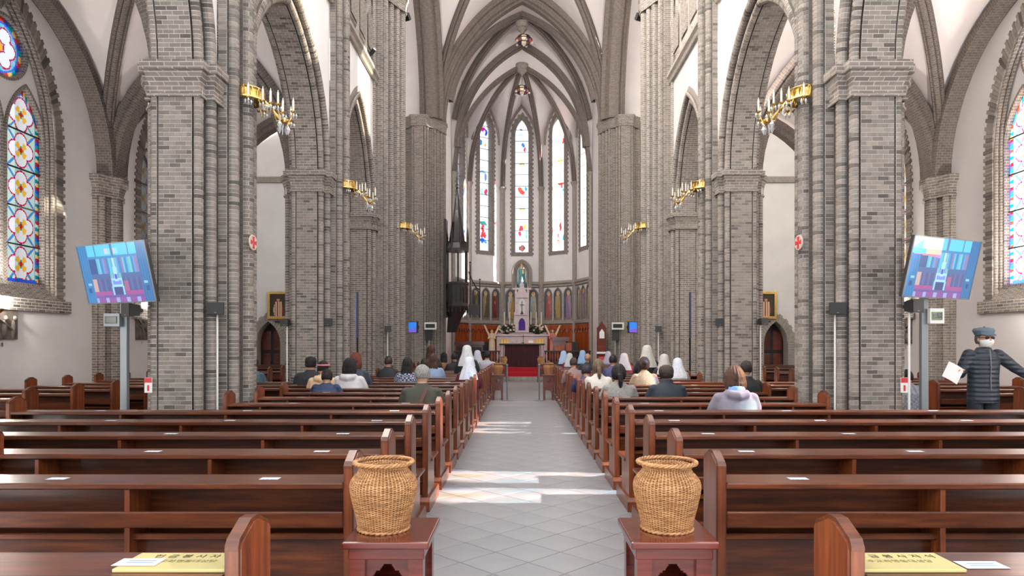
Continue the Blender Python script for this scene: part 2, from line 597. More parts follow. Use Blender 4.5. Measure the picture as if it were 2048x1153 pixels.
def build_pillar(sx, yc, detail):
    root = empty('brick_pillar', (0, 0, 0))
    tag(root, PNAMES[(sx, yc)], kind='structure')
    mp = pier_map(sx, yc)
    core_sweep(PIER_RUNS, [0.0, ZCAP1], mp, root, M_MORTAR if detail else M_BRICK, True)
    # nave shafts run on above the capital to the vault, aisle shafts stop at the aisle vault
    up = P_SHAFT + [P_CENTRE] + [mir_a(r) for r in P_SHAFT[::-1]]
    core_sweep(up, [ZCAP1, 8.7, 15.5], mp, root, M_BRICK if not detail else M_MORTAR, False)
    if detail:
        n = int((ZCAP0 - 0.42) / BR_H)
        course = (ZCAP0 - 0.42) / n
        bits = brick_bits(PIER_RUNS, mp, 0.42, n, course)
        ztop = 6.6 if yc < 10 else 9.2
        n2 = int((ztop - ZCAP0) / BR_H)
        bits += brick_bits(up, mp, ZCAP0, n2, BR_H, start=n)
        lay_bricks(bits, root, 300)
    for sg in (-1, 1):
        capital('capital', CAP_W if sg < 0 else [(-a, b) for a, b in CAP_W[::-1]], mp, ZCAP0, root, scale=.62)
    cp = [(-.37, -.38), (-.37, -.50), (-.24, -.60), (.24, -.60), (.37, -.50), (.37, -.38)]
    capital('capital', cp[::-1], mp, ZCAP0, root, scale=.62)
    # moulded base and plinth
    mb = MB()
    hull = [(-.80, -.32), (-.80, .32), (-.66, .44), (-.40, .44), (-.40, .56), (-.28, .66), (.28, .66), (.40, .56), (.40, .44), (.66, .44), (.80, .32), (.80, -.32), (.66, -.44), (.40, -.44), (.40, -.56), (.28, -.66), (-.28, -.66), (-.40, -.56), (-.40, -.44), (-.66, -.44), (-.80, -.32)]
    rows = [[mp((a * k, b * k), z) for a, b in hull] for z, k in ((0, 1.06), (.26, 1.06), (.30, 1.03), (.40, 1.0), (.43, .95))]
    L = cum(hull)
    mb.grid(rows, [[(l, z) for l in L] for z in (0, .26, .30, .40, .43)])
    mb.build('plinth', M_STONE, root)
    return root

def parch(s, r):
    e = (r * r - s * s) / (2 * s)
    R = s + e
    def pt(p, t):
        """t 0..2 along the arch, p offset outward"""
        h = t if t <= 1 else 2 - t
        Rp = R + p
        th = h * acos(max(-1, min(1, e / Rp)))
        x = e - Rp * cos(th); z = Rp * sin(th)
        return (x if t <= 1 else -x, z)
    pt.half = R * acos(e / R); pt.e = e; pt.R = R
    pt.z = lambda x, p=0.0: sqrt(max(0.0, (R + p) ** 2 - (abs(x) + e) ** 2))
    return pt

def arch_obj(name, label, runs, s, r, mpw, base_a, mat, n=14, detail=0, group=None):
    """mpw(x, z, q): x along the span, z above springing, q across the wall"""
    pt = parch(s, r)
    root = empty(name)
    tag(root, label, kind='structure', group=group)
    def mp(p, st):
        x, z = pt(p[0] - base_a, st / pt.half)
        return mpw(x, z, p[1])
    core_sweep(runs, [pt.half * 2 * k / (2 * n) for k in range(2 * n + 1)], mp, root, mat, False)
    if detail:
        nb = round(pt.half / BR_H)
        bits = brick_bits(runs, mp, 0.0, nb, pt.half / nb) + brick_bits(runs, mp, pt.half, nb, pt.half / nb)
        lay_bricks(bits, root, detail)
    return pt

# ------------------------------------------------------------------ floor
m_tile, nt, bs = newmat('floor_tile')
nz = noise(nt, texco(nt, 'Object'), 3.0, 5.0)
oi = nt.nodes.new('ShaderNodeObjectInfo')
col = ramp(nt, nz, [(0.3, lin((128, 129, 132))), (0.7, lin((144, 144, 146)))])
col = mixcol(nt, 0.10, col, ramp(nt, oi.outputs['Random'], [(0, (0.2, 0.2, 0.205)), (1, (0.32, 0.32, 0.315))]), 'MIX')
nt.links.new(col, bs.inputs['Base Color']); setc(bs, rough=0.32, spec=0.5)
m_floor, nt, bs = newmat('floor_bed')
uv = texco(nt, 'Object')
mpn = nt.nodes.new('ShaderNodeMapping'); mpn.inputs['Rotation'].default_value = (0, 0, pi / 4)
nt.links.new(uv, mpn.inputs['Vector'])
b = nt.nodes.new('ShaderNodeTexBrick'); b.offset = 0.0
b.inputs['Scale'].default_value = 1.0
b.inputs['Brick Width'].default_value = .3217; b.inputs['Row Height'].default_value = .3217; b.inputs['Mortar Size'].default_value = .003
b.inputs['Color1'].default_value = (*lin((146, 147, 149)), 1); b.inputs['Color2'].default_value = (*lin((158, 158, 159)), 1); b.inputs['Mortar'].default_value = (*lin((80, 80, 80)), 1)
nt.links.new(mpn.outputs[0], b.inputs['Vector']); nt.links.new(b.outputs[0], bs.inputs['Base Color']); setc(bs, rough=0.35)
mb = MB(); mb.face([(-14.5, -1.5, -0.005), (14.5, -1.5, -0.005), (14.5, 36, -0.005), (-14.5, 36, -0.005)])
floor = mb.build('floor', m_floor); tag(floor, 'pale grey tiled church floor laid diagonally', kind='structure')
mb = MB(); mb.face([(-1.36, 3.2, -.0035), (1.36, 3.2, -.0035), (1.36, 28.5, -.0035), (-1.36, 28.5, -.0035)])
mb.build('grout_bed', simple('dark_grout', lin((70, 70, 72)), .9), floor)
TD = 0.455
def tile_verts(h):
    g = TD / 2 - 0.0042
    gi = g - 0.003
    return [(-g, 0, h - .002), (0, -g, h - .002), (g, 0, h - .002), (0, g, h - .002), (-gi, 0, h), (0, -gi, h), (gi, 0, h), (0, gi, h), (-g, 0, -.003), (0, -g, -.003), (g, 0, -.003), (0, g, -.003)]
TF = [[4, 5, 6, 7], [0, 1, 5, 4], [1, 2, 6, 5], [2, 3, 7, 6], [3, 0, 4, 7], [8, 9, 1, 0], [9, 10, 2, 1], [10, 11, 3, 2], [11, 8, 0, 3]]
tme = bpy.data.meshes.new('tile'); tme.from_pydata(tile_verts(0.003), [], TF); tme.materials.append(m_tile)
tiles = []
for j in range(-6, 112):
    for i in range(-3, 4):
        x = -0.018 + (i + (0.5 if j & 1 else 0)) * TD; y = 4.78 + TD / 2 + (j - 1) * TD / 2
        if abs(x) < 1.35 and 3.3 < y < 28.4: tiles.append((y, x))
tiles.sort()
rest = MB()
for k, (y, x) in enumerate(tiles):
    if k < 300:
        o = link('tile', tme, floor); o.location = (x, y, 0)
    else:
        n0 = len(rest.v)
        rest.v += [(p[0] + x, p[1] + y, p[2]) for p in tile_verts(.003)]; rest.uv += [(0, 0)] * 12
        rest.f += [[q + n0 for q in f] for f in TF]
o = rest.build('far_tiles', m_tile, floor); o['kind'] = 'stuff'

# ------------------------------------------------------------------ pillars, arcade arches, nave walls
for sx in (-1, 1):
    for yc in PIERS: build_pillar(sx, yc, yc > 5)
side_name = {-1: 'left', 1: 'right'}

GL = {}
def nave_wall(sx):
    root = empty('wall_nave_%s' % side_name[sx])
    tag(root, 'cream plaster nave wall above the brick arcade on the %s side' % side_name[sx], kind='structure')
    X = sx * (XP - .33)
    segs = [(PIERS[k], 1.775, (PIERS[k] + PIERS[k + 1]) / 2, PIERS[k + 1]) for k in range(2)] + [(14.0, 1.375, 16.125, 18.25)]
    segs = [(-1.15, 1.775, 1.375, 3.9)] + segs
    for y0, s, ym, y1 in segs:
        pt = parch(s, 2.3)
        mb = MB()
        n = 16
        xs = [-(s + .39) + (2 * s + .78) * k / (2 * n) for k in range(2 * n + 1)]
        mb.grid([[(X, ym + x, ZSPR + pt.z(x, .39)) for x in xs], [(X, ym + x, 8.32) for x in xs]])
        mb.build('spandrel', M_PLASTER, root)
        # string course
        prof = [(0, 8.30), (.07, 8.30), (.10, 8.36), (.06, 8.40), (.13, 8.46), (.13, 8.54), (0, 8.56)]
        mb = MB()
        mb.grid([[(X - sx * a, y, z) for a, z in prof] for y in (y0 + .36, y1 - .36)], [[(z, y) for a, z in prof] for y in (y0, y1)])
        mb.build('string_course', M_STONE, root)
        # upper wall with clerestory window
        mb = MB()
        cs = parch(.62, .9)
        wall_cols(mb, lambda u, z: (X + sx * 0.02, ym + u, z), y0 - ym, y1 - ym, 10.75, lambda u: 16.2, [(0, .62, 11.2, 12.6, cs)])
        mb.build('clerestory_wall', M_PLASTER, root)
        me = GL.get('cl')
        if me is None:
            me = GL['cl'] = print_mesh('pane', -.66, .66, 11.15, 13.55, 12, 20, lambda u, v: (235, 232, 222) if (int(u * 9 + 50) + int(v * 8)) % 5 else (220, 200, 150), lambda u, v: (0, u, v), M_GLASSC)
        o = link('clerestory_pane', me, root); o.location = (X + sx * .06, ym, 0)
        # triforium: back wall, colonnettes and pointed openings
        mb = MB(); mb.grid([[(X + sx * .55, y0, z), (X + sx * .55, y1, z)] for z in (8.5, 10.8)])
        mb.build('triforium_back', M_VAULT, root)
        if ym < 10: continue
        wa = s + .35
        no = 4
        pw = 2 * wa / no
        mb = MB()
        wall_cols(mb, lambda u, z: (X - sx * .01, ym + u, z), -wa - .06, wa + .06, 9.9, lambda u: 10.8, [(-wa + pw * (k + .5), pw / 2 - .12, 9.0, 9.95, parch(pw / 2 - .12, .5)) for k in range(no)], nsub=8)
        mb.build('triforium_arcade', M_BRICKF, root, boxuv=True)
        for k in range(no + 1):
            u = -wa + pw * k
            mb = MB()
            for dy, r in ((0, .085),):
                mb.lathe([(.12, 8.56), (.12, 8.66), (.085, 8.7), (.085, 9.72), (.13, 9.82), (.14, 9.92)], 10, (X - sx * -.08, ym + u, 0))
            mb.build('colonnette', M_STONE, root, smooth=True)
            if k < no:
                mb = MB(); mb.box(min(X + sx * .02, X + sx * .3), max(X + sx * .02, X + sx * .3), ym + u + .12, ym + u + pw - .12, 8.95, 9.05)
                mb.build('parapet_rail', M_STONE, root)

def wall_cols(mb, mp, u0, u1, z0, ztop, holes, nsub=10, uvmul=1.0):
    """wall surface built in vertical strips around pointed or round holes.
    hole: (uc, half width, sill z, springing z, parch) or (uc, r, zc) for an oculus"""
    us = {u0, u1}
    for h in holes:
        uc, hw = h[0], h[1]
        for k in range(2 * nsub + 1):
            u = uc - hw + 2 * hw * k / (2 * nsub)
            if len(h) == 3: u = uc - hw * cos(pi * k / (2 * nsub))
            if u0 < u < u1: us.add(round(u, 5))
    us = sorted(us)
    for a, b in zip(us, us[1:]):
        if b - a < 1e-5: continue
        m = (a + b) / 2
        iv = []
        for h in holes:
            if abs(m - h[0]) < h[1]:
                if len(h) == 3:
                    f = lambda u, h=h: sqrt(max(0, h[1] ** 2 - (u - h[0]) ** 2))
                    iv.append((lambda u, h=h, f=f: h[2] - f(u), lambda u, h=h, f=f: h[2] + f(u)))
                else:
                    iv.append((lambda u, h=h: h[2], lambda u, h=h: h[3] + h[4].z(u - h[0])))
        iv.sort(key=lambda q: q[0](m))
        lo = lambda u: z0
        for l2, h2 in iv + [(ztop, None)]:
            pts = [(a, lo(a)), (b, lo(b)), (b, l2(b)), (a, l2(a))]
            mb.face([mp(u, z) for u, z in pts], [(u, z) for u, z in pts])
            lo = h2

def hole_outline(h, off=0.0, n=12):
    if len(h) == 3:
        return [(h[0] + (h[1] + off) * cos(2 * pi * k / 32), h[2] + (h[1] + off) * sin(2 * pi * k / 32)) for k in range(33)]
    uc, hw, zs, zp, pt = h
    pts = [(uc - hw - off, zs - off)]
    for k in range(2 * n + 1):
        x, z = pt(off, k / n)
        pts.append((uc + x, zp + z))
    pts.append((uc + hw + off, zs - off))
    return pts

def reveal(mb, h, mp, d0, d1, off=0.0, sill=True):
    o = hole_outline(h, off)
    if sill and len(h) > 3: o = o + [o[0]]
    L = cum(o)
    mb.grid([[mp(u, z, d) for u, z in o] for d in (d0, d1)], [[(d, l) for l in L] for d in (d0, d1)])

def band(mb, h, mp, d, w0, w1):
    a, b = hole_outline(h, w0), hole_outline(h, w1)
    if len(h) > 3:
        a = a + [a[0]]; b = b + [b[0]]
    L = cum(a)
    mb.grid([[mp(u, z, d) for u, z in a], [mp(u, z, d) for u, z in b]], [[(w0, l) for l in L], [(w1, l) for l in L]])

def teeth(h, mp, d, w0, w1, step, lo=0.0):
    """alternating quoin bricks round a pointed hole, each a separate bit"""
    uc, hw, zs, zp, pt = h
    bits = []
    def slab(poly):
        f = [[0, 1, 2, 3], [4, 5, 1, 0], [5, 6, 2, 1], [6, 7, 3, 2], [7, 4, 0, 3]]
        bits.append(([mp(u, z, d) for u, z in poly] + [mp(u, z, 0.0) for u, z in poly], f, 2))
    n = max(1, round((zp - zs + lo) / step)); st = (zp - zs + lo) / n
    for k in range(n):
        w = w1 if k & 1 else w1 - .055
        for sg in (-1, 1):
            z = zs - lo + k * st
            slab([(uc + sg * (hw + w0), z + .003), (uc + sg * (hw + w), z + .003), (uc + sg * (hw + w), z + st - .003), (uc + sg * (hw + w0), z + st - .003)])
    n = max(2, round(pt.half / step))
    for k in range(2 * n):
        w = w1 if k & 1 else w1 - .055
        t0, t1 = (k + .04) / n, (k + .96) / n
        q = [pt(w0, t0), pt(w, t0), pt(w, t1), pt(w0, t1)]
        slab([(uc + x, zp + z) for x, z in q])
    return bits

mb = MB(); mb.grid([[(x, y, 10.6) for x in (-3.95, 3.95)] for y in (-1.15, 4.2)])  # unseen slab added to hold sky light off the nearest pews
o = mb.build('ceiling_light_block', M_PLASTER); tag(o, 'flat plaster slab added over the west end, out of view, to cut sky light', kind='structure')
for sx in (-1, 1):
    nave_wall(sx)
    for k, (ya, yb) in enumerate(((PIERS[0], PIERS[1]), (PIERS[1], PIERS[2]))):
        ym = (ya + yb) / 2
        arch_obj('arcade_arch', ['brick arcade arch cut by the upper %s corner of the picture', 'pointed brick arcade arch between the first and second pillars on the %s'][k] % side_name[sx],
                 ARCH_RUNS, 1.775, 2.3, lambda x, z, q, sx=sx, ym=ym: (sx * (XP - q), ym + x, ZSPR + z), -.75, M_MORTAR, detail=[150, 300][k])
    arch_obj('arcade_arch', 'third pointed brick arcade arch, before the crossing, on the %s' % side_name[sx], ARCH_RUNS, 1.375, 2.3,
             lambda x, z, q, sx=sx: (sx * (XP - q), 16.125 + x, ZSPR + z), -.75, M_BRICKF)
    for ym in (1.375,):
        arch_obj('arcade_arch', 'brick arcade arch behind the camera on the %s' % side_name[sx], ARCH_RUNS, 1.775, 2.3,
                 lambda x, z, q, sx=sx, ym=ym: (sx * (XP - q), ym + x, ZSPR + z), -.75, M_BRICK, n=6, group='arcade arches behind the camera')

# crossing pillars
CROSSN = {(-1, 18.7): 'tall clustered brick pillar at the near corner of the crossing, left', (1, 18.7): 'tall clustered brick pillar at the near corner of the crossing, right',
          (-1, 29.4): 'dark clustered pillar of the chancel arch behind the pulpit', (1, 29.4): 'dark clustered pillar of the chancel arch beside the red notice cabinet'}
ZC = 10.85
for sx in (-1, 1):
    for yc in (18.7, 29.4):
        root = empty('crossing_pillar'); tag(root, CROSSN[(sx, yc)], kind='structure')
        xp = XP if yc < 20 else XP + .06
        mp = pier_map(sx, yc, xp)
        mb = MB(); sweep(mb, flat_pts(CROSS_RUNS, True), [0.0, ZC + .1], mp)
        mb.build('clustered_shafts', M_BRICKF, root, smooth=True)
        if yc < 20:
            cw = [(a - .45, b) for a, b in CAP_W]
            capital('capital', cw, mp, ZCAP0, root, scale=.62)
            mb = MB(); sweep(mb, flat_pts([r for r in CROSS_RUNS if max(q[1] for q in r) > .5]), [ZC + .1, 14.5], mp); mb.build('upper_shafts', M_BRICKF, root, smooth=True)
        poly = [(-.83, .36), (-.83, .62), (-.56, .76), (-.30, .88), (-.10, 1.0), (.10, 1.0), (.30, .88), (.56, .76), (.83, .62), (.83, .36)]
        capital('vault_capital', poly, mp, ZC - .3, root, h=.45, scale=.5)
        if yc > 20:
            cw = [(-.83, -.62), (-1.0, -.40), (-1.22, -.30), (-1.22, .30), (-1.0, .40), (-.83, .62)]
            capital('vault_capital', cw, mp, ZC - .3, root, h=.45, scale=.5)
        mb = MB()
        hull = [(-1.28, -.34), (-1.28, .34), (-.9, .5), (-.86, .72), (-.5, .9), (0, 1.1), (.5, .9), (.86, .72), (.9, .5), (1.28, .34), (1.28, -.34), (.9, -.5), (.5, -.9), (-.5, -.9), (-.9, -.5), (-1.28, -.34)]
        mb.grid([[mp((a * k, b * k), z) for a, b in hull] for z, k in ((0, 1.04), (.3, 1.04), (.42, 1.0), (.45, .96))])
        mb.build('plinth', M_STONE, root)

# ------------------------------------------------------------------ aisle walls and windows
BAYS = [1.375, 6.425, 11.475, 16.35]
ENC = (0.0, 1.04, 2.25, 5.0, parch(1.04, 2.3))
LANC = [(-.50, .45, 2.55, 5.05, parch(.45, .93)), (.50, .45, 2.55, 5.05, parch(.45, .93))]
OCU = (0.0, .50, 6.50)

def aisle_glass(u, z):
    zb = [2.55, 3.215, 3.88, 4.545, 5.21, 5.98]
    bw = .36
    if abs(u) > .435 or 0 <= z - 2.55 < .02: return (40, 60, 190)
    edge = abs(u)
    top = 5.05 + LANC[1][4].z(min(abs(u), .449)) - z if z > 5.05 else 9
    if edge > bw or top < .11 or z < 2.64:
        if edge < bw + .02 and top > .10 and z < 2.62: return (50, 90, 210)
        k = int(math.floor((z if edge > bw else u) / .062 + (u * 3)))
        return [(196, 30, 40), (250, 214, 120), (0, 150, 160), (244, 236, 220), (214, 60, 40), (30, 160, 170), (60, 90, 200)][k % 7]
    if edge > bw - .025 or top < .13: return (90, 130, 225)
    for a, b in zip(zb, zb[1:]):
        if a <= z < b:
            zc = (a + b) / 2 if b < 5.9 else 5.50
            x, y = u / .33, (z - zc) / .33
            r = math.hypot(x, y); th = atan2(y, x)
            d = min(math.hypot(x - cx, y - cy) for cx, cy in ((.46, 0), (-.46, 0), (0, .46), (0, -.46)))
            if r < .13: return (206, 40, 40)
            if r < .46 and abs(abs(math.sin(2 * th))) > .55 + r * .3: return (250, 196, 70)
            if .13 <= r < .22: return (40, 150, 160)
            if d < .40 or r < .38: return (246, 242, 244)
            if d < .48: return (200, 30, 84)
            if abs(abs(x) - abs(y)) < .09: return (70, 140, 214)
            if abs(abs(x) - abs(y)) < .16: return (240, 220, 160)
            return (196, 226, 216)
    return (200, 220, 220)

def oculus_glass(u, z):
    x, y = u / .50, (z - 6.50) / .50
    r = math.hypot(x, y); th = atan2(y, x)
    if r > .86: return [(220, 60, 50), (250, 200, 110), (20, 160, 180), (60, 80, 200)][int((th + pi) / (2 * pi) * 28) % 4]
    if r > .80: return (70, 110, 220)
    d = min(math.hypot(x - .46 * cos(k * pi / 3), y - .46 * sin(k * pi / 3)) for k in range(6))
    if d < .25: return (244, 244, 248)
    if d < .30: return (190, 30, 90)
    if r < .16: return (250, 180, 70)
    return (110, 200, 214) if int(th * 5) % 2 else (160, 190, 235)

def dim(fn):  # darkened copy of the glass, lack of outside light put into its colour
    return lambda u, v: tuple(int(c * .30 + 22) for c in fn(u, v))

def lancet_panes(fn, key):
    if key in GL: return GL[key]
    zb = [2.50, 3.215, 3.88, 4.545, 5.21, 6.03]
    out = [print_mesh('pane', -.47, .47, a, b, 56, int(56 * (b - a) / .94) , fn, lambda u, v: (0, u, v), M_GLASS) for a, b in zip(zb, zb[1:])]
    GL[key] = out
    return out
def ocu_pane(fn, key):
    if key not in GL: GL[key] = print_mesh('pane', -.6, .6, 5.92, 7.12, 64, 64, fn, lambda u, v: (0, u, v), M_GLASS)
    return GL[key]

wn = 0
for sx in (-1, 1):
    wroot = empty('wall_%s' % side_name[sx])
    tag(wroot, 'cream plaster outer wall of the %s aisle' % side_name[sx], kind='structure')
    edges = [-1.15, 3.9, 8.95, 14.0, 18.7]
    for k, ym in enumerate(BAYS):
        y0, y1 = edges[k], edges[k + 1]
        mp3 = lambda u, z, d, sx=sx, ym=ym: (sx * (WALLX + d), ym + u, z)
        mb = MB()
        wall_cols(mb, lambda u, z: mp3(u, z, 0), y0 - ym, y1 - ym, 0.0, lambda u: 8.6, [ENC])
        mb.build('plaster_face', M_PLASTER, wroot)
        wn += 1
        w_ = empty('window_%d' % wn); 
        tag(w_, {(-1, 2): 'stained-glass aisle window with quatrefoils and a round light, at the left edge', (-1, 3): 'dim aisle window half hidden behind the near left pillar',
                 (1, 2): 'stained-glass aisle window cut by the right edge', (1, 3): 'dim aisle window half hidden behind the near right pillar'}.get((sx, k), 'aisle window behind the camera'), kind='structure')
        # enclosing brick reveal with two rolls, inner plaster plate with lancets and oculus
        mb = MB()
        reveal(mb, ENC, mp3, 0.0, .17)
        mb.build('brick_reveal', M_BRICKF, w_)
        for dd, off in ((.04, -.015), (.12, -.03)):
            o = hole_outline(ENC, off)
            mb = MB(); mb.tube([mp3(u, z, dd) for u, z in o], .036, 8); mb.build('roll_moulding', M_BRICKF, w_, smooth=True, boxuv=True)
        mb = MB(); wall_cols(mb, lambda u, z: mp3(u, z, .17), -1.12, 1.12, 2.2, lambda u: 7.6, LANC + [OCU], nsub=8)
        mb.build('inner_plate', M_PLASTER, w_)
        # sloping sill
        mb = MB(); mb.grid([[mp3(-1.04, 2.27, -.06), mp3(1.04, 2.27, -.06)], [mp3(-1.04, 2.54, .17), mp3(1.04, 2.54, .17)]], [[(0, 0), (2.36, 0)], [(0, .5), (2.36, .5)]])
        mb.grid([[mp3(-1.4, 2.05, 0), mp3(1.4, 2.05, 0)], [mp3(-1.4, 2.05, -.06), mp3(1.4, 2.05, -.06)], [mp3(-1.4, 2.27, -.06), mp3(1.4, 2.27, -.06)]], [[(0, 0), (2.8, 0)], [(0, .06), (2.8, .06)], [(0, .28), (2.8, .28)]])
        mb.build('brick_sill', M_BRICK, w_)
        dark = k in (0, 3)  # nearest bay dimmed to keep sun out, last bay coloured as unlit
        for h in LANC + [OCU]:
            mb = MB(); reveal(mb, h, mp3, .135, .28); band(mb, h, mp3, .135, 0, .05); reveal(mb, h, mp3, .135, .175, .05)
            mb.build('light_surround', M_BRICKF, w_)
        if k >= 2:
            lay_bricks(teeth(ENC, mp3, -.025, 0.0, .24, BR_H * 1.25, lo=0.2), w_, 200)
        else:
            mb = MB(); band(mb, ENC, mp3, -.02, 0, .24); mb.build('brick_band', M_BRICKF, w_)
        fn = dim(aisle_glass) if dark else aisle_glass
        for uc, *_r in LANC:
            for me in lancet_panes(fn, 'd' if dark else 'c'):
                o = link('pane', me, w_); o.location = (sx * (WALLX + .235), ym + uc, 0)
            if k >= 2:
                for z in (3.215, 3.88, 4.545, 5.21):
                    mb = MB(); mb.box(-.012, .012, -.46, .46, z - .012, z + .012)
                    o = mb.build('saddle_bar', M_IRON, w_); o.location = (sx * (WALLX + .222), ym + uc, 0)
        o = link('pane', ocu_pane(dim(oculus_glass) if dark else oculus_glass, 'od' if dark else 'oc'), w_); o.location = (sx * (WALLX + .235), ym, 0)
    # responds against the wall
    for yc in (3.9, 8.95, 14.0):
        r_ = empty('wall_pillar')
        tag(r_, {14.0: 'slender brick half-pillar on the %s aisle wall, behind the tilted screen' % side_name[sx]}.get(yc, 'half-pillar on the %s aisle wall beside the camera' % side_name[sx]), kind='structure', group='aisle wall half-pillars')
        prof = [(-.42, 0), (-.42, .10), (-.36, .12)] + arc(-.30, .13, .07, 190, 20) + [(-.22, .16), (-.16, .18)] + arc(0, .22, .11, 190, -10, 8) + [(.16, .18), (.22, .16)] + arc(.30, .13, .07, 160, -10) + [(.36, .12), (.42, .10), (.42, 0)]
        mp = lambda p, s, sx=sx, yc=yc: (sx * (WALLX - p[1]), yc + p[0], s)
        mb = MB(); sweep(mb, prof, [0, ZSPR], mp); mb.build('respond_shaft', M_BRICKF, r_, smooth=True)
        capital('capital', [(-.42, 0), (-.42, .14), (-.2, .24), (-.08, .34), (.08, .34), (.2, .24), (.42, .14), (.42, 0)], mp, ZCAP0, r_, scale=.7)

# ------------------------------------------------------------------ aisle vaults
ZA = ZSPR - .05
def vault(mb, x0, x1, y0, y1, z0, r, nx=20, ny=24, shiftx=None):
    xc, yc = (x0 + x1) / 2, (y0 + y1) / 2
    fx, fy = parch((x1 - x0) / 2, r), parch((y1 - y0) / 2, r)
    mb.grid([[(x0 + (x1 - x0) * i / nx, y0 + (y1 - y0) * j / ny, z0 + max(fx.z(x0 + (x1 - x0) * i / nx - xc), fy.z(y0 + (y1 - y0) * j / ny - yc))) for i in range(nx + 1)] for j in range(ny + 1)])
    return fx, fy

def rib(path, prof, mat, name, parent):
    """rib with a triple-roll section hanging below a path of points; side vector horizontal"""
    mb = MB()
    rows, uvs = [], []
    L = 0
    sec = prof
    sl = cum(sec)
    for i, p in enumerate(path):
        p = Vector(p)
        t = (Vector(path[min(i + 1, len(path) - 1)]) - Vector(path[max(i - 1, 0)])).normalized()
        if i: L += (p - Vector(path[i - 1])).length
        side = t.cross(Vector((0, 0, 1)))
        if side.length < 1e-3: side = Vector((1, 0, 0))
        side.normalize()
        nrm = side.cross(t)          # upward-ish normal
        rows.append([p + side * a - nrm * b for a, b in sec]); uvs.append([(l, L) for l in sl])
    mb.grid(rows, uvs)
    return mb.build(name, mat, parent, smooth=True)

RIB = [(-.11, -.03), (-.11, .06)] + [(-.075 + .04 * cos(radians(a)), .085 - .04 * sin(radians(a))) for a in (180, 240, 300, 350)] + [(.055 * cos(radians(a)), .13 - .055 * sin(radians(a))) for a in (200, 240, 270, 300, 340)] + [(.075 + .04 * cos(radians(a)), .085 - .04 * sin(radians(a))) for a in (190, 240, 300, 360)] + [(.11, .06), (.11, -.03)]
BANDR = [(-.24, -.05), (-.24, .08), (-.17, .10), (-.15, .2), (.15, .2), (.17, .10), (.24, .08), (.24, -.05)]
WALLR = [(-.2, -.02), (-.2, .14), (.2, .14), (.2, -.02)]

RV = 2.95
for sx in (-1, 1):
    root = empty('ceiling_aisle_%s' % side_name[sx]); tag(root, 'plaster rib vault of the %s aisle' % side_name[sx], kind='structure')
    x0, x1 = sorted((sx * (XP + .30), sx * WALLX))
    ya = [-1.15, 3.9, 8.95, 14.0, 18.7]
    for k in range(4):
        y0, y1 = ya[k], ya[k + 1]
        mb = MB(); fx, fy = vault(mb, x0, x1, y0, y1, ZA, RV)
        mb.build('vault_web', M_VAULT, root, smooth=True, ang=30)
        if k < 1: continue
        xc, yc = (x0 + x1) / 2, (y0 + y1) / 2
        for sg in (-1, 1):
            path = []
            for i in range(33):
                t = -1 + 2 * i / 32
                x = xc + t * (x1 - x0) / 2 * .985; y = yc + sg * t * (y1 - y0) / 2 * .985
                path.append((x, y, ZA + max(fx.z(x - xc), fy.z(y - yc))))
            rib(path, RIB, M_RIB, 'diagonal_rib', root)
        # wall rib
        pt = parch((y1 - y0) / 2 - .12, RV - .03)
        path = [(sx * (WALLX - .12), yc + pt(0, t / 12)[0], ZA + pt(0, t / 12)[1]) for t in range(25)]
        rib(path, WALLR, M_RIB, 'wall_rib', root)
    for yc in (8.95, 14.0, 18.7):
        pt = parch((x1 - x0) / 2 - .12, RV - .08)
        xc = (x0 + x1) / 2
        path = [(xc + pt(0, t / 12)[0], yc, ZA + pt(0, t / 12)[1]) for t in range(25)]
        rib(path, BANDR, M_RIB, 'transverse_arch', root)
    # wall over the last arch toward the transept
    mb = MB()
    pt = parch((x1 - x0) / 2 - .1, RV - .1)
    wall_cols(mb, lambda u, z: (xc + u, 18.9, z), -2.3, 2.3, 0, lambda u: 12, [(0, (x1 - x0) / 2 - .1, 0, ZA, pt)])
    mb.build('arch_wall', M_PLASTER, root)

# ------------------------------------------------------------------ crossing and transepts
croot = empty('ceiling_crossing'); tag(croot, 'high rib vault over the crossing', kind='structure')
CX, CY0, CY1, CR = 3.75, 18.7, 29.4, 5.9
mb = MB(); fx, fy = vault(mb, -CX, CX, CY0, CY1, ZC + .1, CR, 32, 40)
mb.build('vault_web', M_VAULT, croot, smooth=True, ang=30)
for sg in (-1, 1):
    path = []
    for i in range(49):
        t = -1 + 2 * i / 48
        x = t * (CX - .15); y = (CY0 + CY1) / 2 + sg * t * ((CY1 - CY0) / 2 - .12)
        path.append((x, y, ZC + .1 + max(fx.z(x), fy.z(y - (CY0 + CY1) / 2))))
    rib(path, [(a * 1.5, b * 1.5) for a, b in RIB], M_RIB, 'diagonal_rib', croot)
BIGR = [(-.5, -.2), (-.5, .05), (-.42, .08), (-.36, .16), (-.28, .12), (-.24, .2), (-.2, .3), (-.1, .36), (.1, .36), (.2, .3), (.24, .2), (.28, .12), (.36, .16), (.42, .08), (.5, .05), (.5, -.2)]
